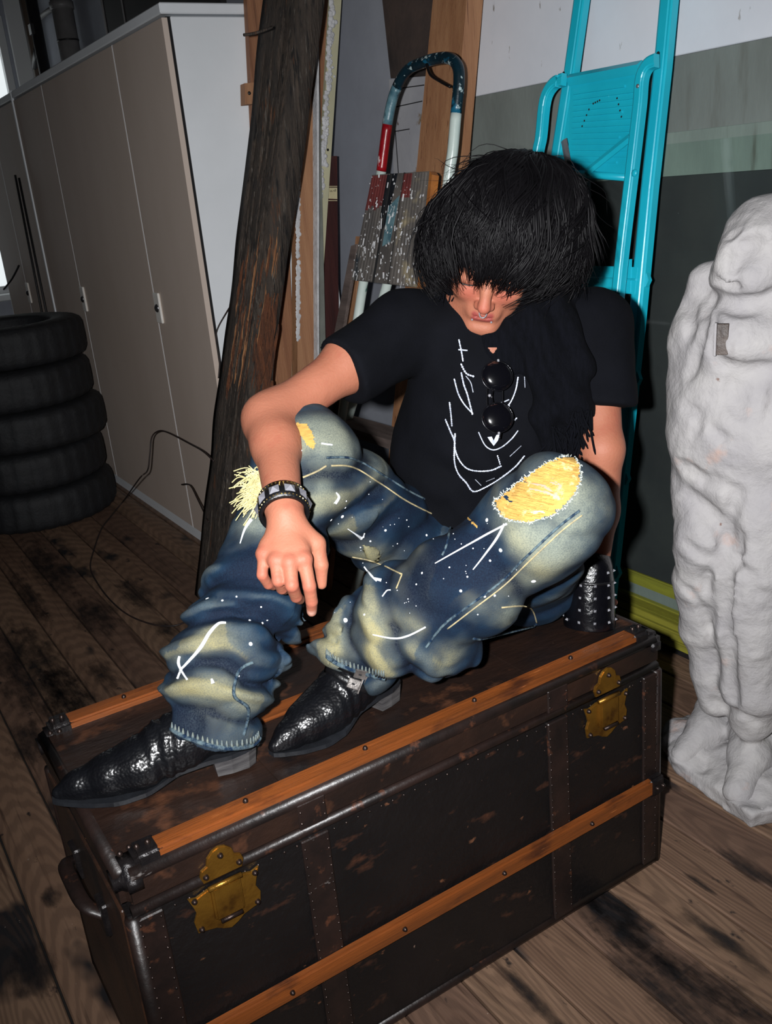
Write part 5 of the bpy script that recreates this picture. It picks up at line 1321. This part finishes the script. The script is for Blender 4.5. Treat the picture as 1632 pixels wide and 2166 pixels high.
v_ = ssf.patch([(1030, 735), (1053, 735), (1042, 751)], 2, .001)
if len(v_[1]): obj('skin_gap', v_, m_skin, PE, True)
# ================================================================== hair
m_hair = M('black_hair', (12, 11, 13), (8, 7, 9), 30, .5, .0, spec=.14)
g = Sdf(rng(.86, 1.42, .006), rng(1.02, 1.62, .006), rng(1.06, 1.50, .006))
HC = hd(.010, -.035, .034); HR = (.098, .124, .110)
g.ell(HC, HR, HA, 0)
g.ell(hd(.085, -.055, -.005), (.072, .085, .085), HA, .04); g.ell(hd(-.060, -.04, .0), (.050, .08, .07), HA, .04); g.ell(hd(.05, -.08, .06), (.09, .08, .08), HA, .04)
hull = relax(g.mesh(), 1, .5); hs_t = BVHTree.FromPolygons([tuple(q) for q in hull[0]], hull[1].tolist())
g.ell(hd(0, .112, -.066), (.066, .075, .072), HA, .012, 's'); g.ell(hd(0, .06, -.10), (.060, .09, .08), HA, .012, 's')
m_, pts = g.near(.03); g.V[m_] += .006-(.006*fbm(pts, 22, 2, 4)).astype(np.float32)
ho = obj('hair', relax(g.mesh(), 1, .5), m_hair, PE, True)
random.seed(21)
pu = nrm(hu*.62-hf*.72+hr*.22); pf = nrm(hf-pu*(hf@pu)); pr_ = np.cross(pf, pu); pr_ = pr_ if pr_@hr > 0 else -pr_      # whorl at the back of the crown
st_ = []
def hull_pt(az, pol):
    d = pu*math.cos(pol)+(pf*math.cos(az)+pr_*math.sin(az))*math.sin(pol); h = hs_t.ray_cast(Vector(HC), Vector(d), 1)
    return (A(h[0]) if h[0] is not None else HC+d*.11), d
def strand(az, p0, zend, w0, lift, flick, wav, twist, ph, dp=None, n_=12):
    L_ = []; pol = p0; k = 0
    # walk away from the whorl until the wanted height is reached
    pts = []
    for i in range(60):
        a = az+twist*(pol-p0)**2*.5+wav*.05*math.sin(ph+pol*5); q, d = hull_pt(a, pol); pts.append((q, d)); pol += .05
        if (q-HO)@hu < zend and pol > p0+.35: break
        if pol > 2.75: break
        if dp and pol > p0+dp: break
    m = len(pts); idx_ = np.linspace(0, m-1, n_)
    for i, x in enumerate(idx_):
        t = i/(n_-1); a0 = int(x); f_ = x-a0; q = pts[a0][0]*(1-f_)+pts[min(a0+1, m-1)][0]*f_; d = pts[a0][1]
        sdv = np.cross(d, hu); L_.append(q+d*(lift*math.sin(min(1., t*2)*math.pi/2)+flick*t**3+.004*wav*math.sin(ph*1.7+t*7)*t)+sdv*.006*wav*math.sin(ph+t*6)*t*t)
    st_.append(tube(A(L_), w0*(1-np.linspace(0, 1, n_)**2.4*.9), 5))
for lk_ in range(300):
    az = random.uniform(-math.pi, math.pi); p0 = random.choice((random.uniform(.05, .5), random.uniform(.3, 1.3), random.uniform(.6, 1.6)))
    side_ = math.sin(az); fr0 = math.cos(az)
    if fr0 > .72: ze = random.uniform(-.006, .016)+(.003 if side_ < 0 else -.001)
    elif fr0 > .35: ze = random.uniform(-.012, .018)
    elif fr0 > .1: ze = random.uniform(-.045, .004) if side_ > 0 else random.uniform(-.035, .01)
    else: ze = random.uniform(-.11, -.02)
    tw = random.gauss(.10, .15); wv = random.uniform(.3, 3.2); lift = random.uniform(.0, .010); fk = random.uniform(-.006, .036) if fr0 < .45 else random.uniform(-.006, .004); ph = random.uniform(0, 6.28)
    for k in range(random.randint(7, 12)):
        strand(az+random.gauss(0, .07), max(.02, p0+random.gauss(0, .10)), ze+random.gauss(0, .006), random.uniform(.0008, .0030), lift+random.uniform(0, .005), fk+random.gauss(0, .004), wv, tw+random.gauss(0, .06), ph+random.gauss(0, .3))
for i in range(260):                                        # fly-away ends
    az = random.uniform(-math.pi, math.pi)
    if math.cos(az) > .55: continue
    strand(az, random.uniform(.2, 1.5), -.12, random.uniform(.0006, .0012), random.uniform(.006, .020), random.uniform(.0, .05), random.uniform(1.5, 5), random.gauss(0, .5), random.uniform(0, 6.28), random.uniform(.6, 1.3))
o = obj('hair_strands', join(*st_), m_hair, ho, True); o['kind'] = 'stuff'

# ================================================================== studded wristband on his right wrist
m_blk = M('black_leather', (16, 16, 18), (10, 10, 12), 40, .3, .2, 150)
m_stud = M('stud_metal', (150, 150, 158), (120, 120, 128), 20, .25, .05, metal=.35)
m_bst = M('stud_brass', (190, 160, 96), None, 9, .25, .05, metal=.9)
def ring_band(c, ax, r, h, th, mat, name, parent, ref):
    ax = nrm(ax); e1 = nrm(ref-ax*(ref@ax)); e2 = np.cross(ax, e1); V = []; Fc = []; n_ = 40
    prof = [(r-th, -h/2), (r, -h/2+.001), (r+.0006, 0), (r, h/2-.001), (r-th, h/2)]
    for i in range(n_):
        a = i*2*math.pi/n_
        for rr_, z in prof: V.append(c+e1*rr_*math.cos(a)+e2*rr_*math.sin(a)+ax*z)
    m = len(prof)
    for i in range(n_):
        for j in range(m-1): Fc.append([i*m+j, ((i+1) % n_)*m+j, ((i+1) % n_)*m+j+1, i*m+j+1])
        Fc.append([i*m+m-1, ((i+1) % n_)*m+m-1, ((i+1) % n_)*m, i*m])
    return obj(name, (A(V), Fc), mat, parent, True), e1, e2
wc = P(599, 1072, 1.388); wax = nrm(hw-(J['eR']*.25+J['wR']*.75))
wb, e1, e2 = ring_band(wc, wax, .0375, .036, .006, m_blk, 'wristband', PE, -Fw)
def pyr(c, n, u, s, h):
    v = np.cross(n, u); return A([c+u*s+v*s, c-u*s+v*s, c-u*s-v*s, c+u*s-v*s, c+n*h]), [[0, 1, 4], [1, 2, 4], [2, 3, 4], [3, 0, 4]]
for i in range(10):
    a = i*2*math.pi/10+.1; n = e1*math.cos(a)+e2*math.sin(a); obj('pyramid_stud', pyr(wc+n*.0375, n, wax, .0078, .006), m_stud, wb)
for i in range(40):
    a = i*2*math.pi/40; n = e1*math.cos(a)+e2*math.sin(a)
    for z in (-.0135, .0135): obj('dot_stud', dome(wc+n*.0373+wax*z, n, .0016, .0014, 6, 2), m_bst, wb)

# ================================================================== studded gauntlet on his left forearm
cb0, cb1 = PZ(1246, 1322, LID+.006), P(1250, 1165, 1.80)
cax = nrm(cb1-cb0); ce1 = nrm(-Fw-cax*(-Fw@cax)); ce2 = np.cross(cax, ce1); Lc = np.linalg.norm(cb1-cb0)
V = []; Fc = []; n_ = 40; pr = [(0, .049), (.03, .0475), (.09, .044), (Lc*.78, .0405), (Lc*.97, .037), (Lc, .034), (Lc, .026), (0, .040)]
pr = [(0, .049), (.006, .0495), (.03, .048), (.06, .0465), (.09, .0445), (.12, .042), (Lc*.86, .040), (Lc, .033), (Lc+.002, .026)]
for i in range(n_):
    a = i*2*math.pi/n_
    for z, r_ in pr:
        wob = 1+.02*math.sin(3*a+z*60); V.append(cb0+cax*z+(ce1*math.cos(a)+ce2*math.sin(a))*r_*wob)
m = len(pr)
for i in range(n_):
    for j in range(m-1): Fc.append([i*m+j, ((i+1) % n_)*m+j, ((i+1) % n_)*m+j+1, i*m+j+1])
m_pat = M('patent_leather', (10, 10, 14), (7, 7, 10), 30, .18, .25, 60, coat=.4)
cf = obj('gauntlet', (A(V), Fc), m_pat, PE, True)
obj('strap', ring_vf if False else tube([cb0+cax*Lc*.62+(ce1*math.cos(a)+ce2*math.sin(a))*.0425 for a in np.linspace(0, 2*math.pi, 33)[:-1]], .0035, 6, closed=True), m_blk, cf, True)
for r_i in range(5):
    z = .016+r_i*.024
    for k in range(7):
        a = -1.9+k*.63+(.0 if r_i % 2 else .0); n = ce1*math.cos(a)+ce2*math.sin(a); r_ = np.interp(z, [q[0] for q in pr], [q[1] for q in pr])
        obj('stud', pyr(cb0+cax*z+n*r_, n, cax, .0026, .0046), m_steel, cf)

# ================================================================== boots
m_boot = M('snakeskin_black', (13, 14, 17), (9, 9, 12), 20, .30, .0, spec=.5)
nt = m_boot.node_tree; bs_ = nt.nodes['Principled BSDF']
tcn = nt.nodes.new('ShaderNodeTexCoord'); vo = nt.nodes.new('ShaderNodeTexVoronoi'); vo.inputs['Scale'].default_value = 190; bu = nt.nodes.new('ShaderNodeBump'); bu.inputs['Strength'].default_value = .4; bu.inputs['Distance'].default_value = .002
nt.links.new(tcn.outputs['Object'], vo.inputs['Vector']); nt.links.new(vo.outputs['Distance'], bu.inputs['Height']); bu.invert = True; nt.links.new(bu.outputs[0], bs_.inputs['Normal'])
m_sole = M('boot_sole', (30, 32, 36), (20, 21, 24), 20, .35, .1); m_heel = M('boot_heel', (92, 90, 90), (60, 58, 60), 16, .35, .15, metal=.3, stretch=(1, 1, 8))
m_buck = M('buckle', (176, 170, 166), (120, 114, 112), 30, .28, .15, metal=.85)
def boot(heel, toe, ank, pitch_up=0., Ls=None):
    fx = nrm(A((toe[0]-heel[0], toe[1]-heel[1], 0.))); fz = A((0, 0, 1.)); fy = np.cross(fz, fx); Lb = np.linalg.norm((toe-heel)[:2]); k = Lb/.30
    o0 = A((heel[0], heel[1], LID)); w_ = lambda s, t, z: o0+fx*s*k+fy*t+fz*z
    lo = np.minimum(w_(-.05, 0, 0), w_(.32, 0, 0))-.09; hi = np.maximum(w_(-.05, 0, 0), w_(.32, 0, 0))+.09
    g = Sdf(rng(lo[0], hi[0], .004), rng(lo[1], hi[1], .004), rng(LID-.004, LID+.235, .004))
    g.cap(w_(.040, 0, .058), w_(.05, 0, .075), .037, .040, .0)
    axk = ank-w_(.055, 0, .09); g.cap(w_(.055, 0, .09), w_(.055, 0, .09)+nrm(axk+A((0, 0, .02)))*.045, .041, .036, .02)
    g.cap(w_(.06, 0, .080), w_(.13, 0, .062), .042, .041, .02)
    for t in (-.009, .009):
        g.chain([w_(.10, t, .052), w_(.17, t, .040), w_(.215, t*.9, .034)], [.036, .036, .031], .015)
    g.chain([w_(.215, 0, .034), w_(.262, 0, .028), w_(.293, 0, .023)], [.031, .0215, .0105], .015)
    g.cap(w_(.20, 0, .016), w_(.285, 0, .018), .026, .009, .01)
    # sole line: heel raised, arch, ball, toe spring
    sl, X_, Y_, Z_ = g.sub((-9,)*3, (9,)*3)
    s_ = ((X_-o0[0])*fx[0]+(Y_-o0[1])*fx[1])/k
    z_s = LID+np.interp(s_.ravel(), [-.1, .0, .075, .12, .16, .20, .25, .30], [.036, .036, .034, .026, .014, .009, .010, .016]).reshape(s_.shape)
    g.V = np.maximum(g.V, (z_s-Z_)).astype(np.float32)
    m_, pts = g.near(.02); ss = ((pts-o0)@fx)/k; tt = (pts-o0)@fy
    cr = np.exp(-((ss-.135)/.03)**2); g.V[m_] -= (.0022*np.sin(ss*330+tt*60+2*fbm(pts, 30, 1, 3))*cr+.0012*fbm(pts, 40, 2, 6)).astype(np.float32)
    vf = relax(g.mesh(), 1, .4)
    bo_ = obj('boot', vf, m_boot, PE, True, origin=o0)
    # sole: outline following the upper, swept along the sole line
    ss = np.linspace(.0, .302, 40); hwid = np.interp(ss, [0, .01, .04, .075, .12, .17, .215, .26, .29, .302], [.018, .029, .037, .036, .032, .044, .0425, .027, .013, .004])
    zb_ = np.interp(ss, [.0, .075, .12, .16, .20, .25, .302], [.030, .029, .021, .0075, .0025, .0035, .0095])
    V = []; Fc = []
    for i, s in enumerate(ss):
        for t, z in ((-1, 0), (1, 0), (1, 1), (-1, 1)): V.append(w_(s, t*(hwid[i]+.003), zb_[i]+z*.0075))
    for i in range(len(ss)-1):
        for j in range(4): Fc.append([i*4+j, i*4+(j+1) % 4, (i+1)*4+(j+1) % 4, (i+1)*4+j])
    Fc += [[3, 2, 1, 0], [(len(ss)-1)*4+j for j in range(4)]]
    obj('sole', (A(V), Fc), m_sole, bo_)
    ol = [(-.001, -.022), (.012, -.033), (.04, -.037), (.066, -.036), (.070, 0), (.066, .036), (.04, .037), (.012, .033), (-.001, .022)]
    hv = []
    for z, sc in ((0, .90), (.0305, 1.0)):
        for s, t in ol: hv.append(w_(.035+(s-.035)*sc, t*sc, z))
    n_ = len(ol); hf_ = [[j, (j+1) % n_, n_+(j+1) % n_, n_+j] for j in range(n_)]+[list(range(n_))[::-1], [n_+j for j in range(n_)]]
    obj('heel', (A(hv), hf_), m_heel, bo_)
    return bo_, vf, (fx, fy, fz)
bR, vR, _ = boot(PZ(540, 1598, LID), PZ(118, 1706, LID), aRe)
bL, vL, _ = boot(A((.735, 1.262, LID)), A((.472, 1.213, LID)), J['aL'])
bs2 = Surf(vL)
def strap_on(pix, w, par, name):
    L_ = bs2.line(pix, .0012, 8)
    if len(L_) > 3: return obj(name, tube(L_, w, 6, flat=(-Fw, .25)), m_blk, par, True)
strap_on([(690, 1392), (730, 1412), (770, 1428), (806, 1440)], .008, bL, 'ankle_strap'); strap_on([(682, 1412), (720, 1434), (760, 1454), (796, 1466)], .008, bL, 'ankle_strap')
for x, y in ((762, 1424), (747, 1446)):
    h = bs2.hit(x, y, .003)
    if h:
        ez = h[1]; ex = nrm(R2*.93-U2*.35-ez*((R2*.93-U2*.35)@ez)); ey = np.cross(ez, ex)
        bk = obj('buckle', box(h[0], (.021, .017, .005), [ex, ey, ez], .0012), m_buck, bL)
        obj('buckle_bar', box(h[0]+ex*.0115+ez*.001, (.003, .026, .006), [ex, ey, ez], .0008), m_buck, bL); obj('buckle_slot', box(h[0]+ez*.0022-ex*.001, (.005, .003, .0016), [ex, ey, ez]), m_gap, bL)

# ================================================================== sunglasses hooked on the collar
m_lens = M('dark_lens', (8, 8, 12), None, 5, .06, 0, coat=1., spec=.8); m_rim = M('glasses_rim', (20, 20, 24), None, 5, .2, 0, metal=.5)
G0 = ssf.hit(1038, 838, .030)
SG = thing('sunglasses', 'dark round sunglasses hanging from the neck of the black t-shirt', 'sunglasses', G0[0])
gz = nrm(G0[1]*.5-Fw*.6+U2*.15); gy = nrm(U2-gz*(U2@gz)); gx_ = np.cross(gy, gz)
def gp(x, y, z=0.): return G0[0]+gx_*x+gy*y+gz*z
for yc in (.039, -.035):
    c = gp(.002, yc); V = []; Fc = []; n_ = 28; rl_ = .0265
    for i in range(5):
        t = i/5; 
        for j in range(n_):
            a = j*2*math.pi/n_; V.append(c+(gx_*math.cos(a)*1.05+gy*math.sin(a))*rl_*math.cos(t*1.2)/1.0+gz*.010*math.sin(t*1.2))
    V.append(c+gz*.0098)
    for i in range(4):
        for j in range(n_): Fc.append([i*n_+j, i*n_+(j+1) % n_, (i+1)*n_+(j+1) % n_, (i+1)*n_+j])
    for j in range(n_): Fc.append([4*n_+j, 4*n_+(j+1) % n_, 5*n_])
    obj('lens', (A(V), Fc), m_lens, SG, True)
    obj('rim', tube([c+(gx_*math.cos(a)*1.05+gy*math.sin(a))*rl_ for a in np.linspace(0, 2*math.pi, 33)[:-1]], .0015, 6, closed=True), m_rim, SG, True)
obj('bridge', tube(spline([gp(-.006, .013), gp(-.009, .002, .004), gp(-.006, -.009)], 5), .0016, 6), m_rim, SG, True)
obj('nose_pad', dome(gp(-.012, .004, .001), gz, .003, .003, 8, 3), m_steel, SG, True)
for yc in (.066, -.062): obj('hinge', box(gp(.004, yc), (.004, .006, .005), [gx_, gy, gz], .001), m_steel, SG)
obj('temple', tube(spline([gp(.004, .066, 0), gp(.012, .03, -.006), gp(.012, -.04, -.006), gp(.006, -.072, -.004)], 6), .0016, 6), m_rim, SG, True)
obj('temple', tube(spline([gp(.004, -.062, 0), gp(-.014, -.03, -.006), gp(-.014, .04, -.006), gp(-.008, .066, -.004)], 6), .0016, 6), m_rim, SG, True)
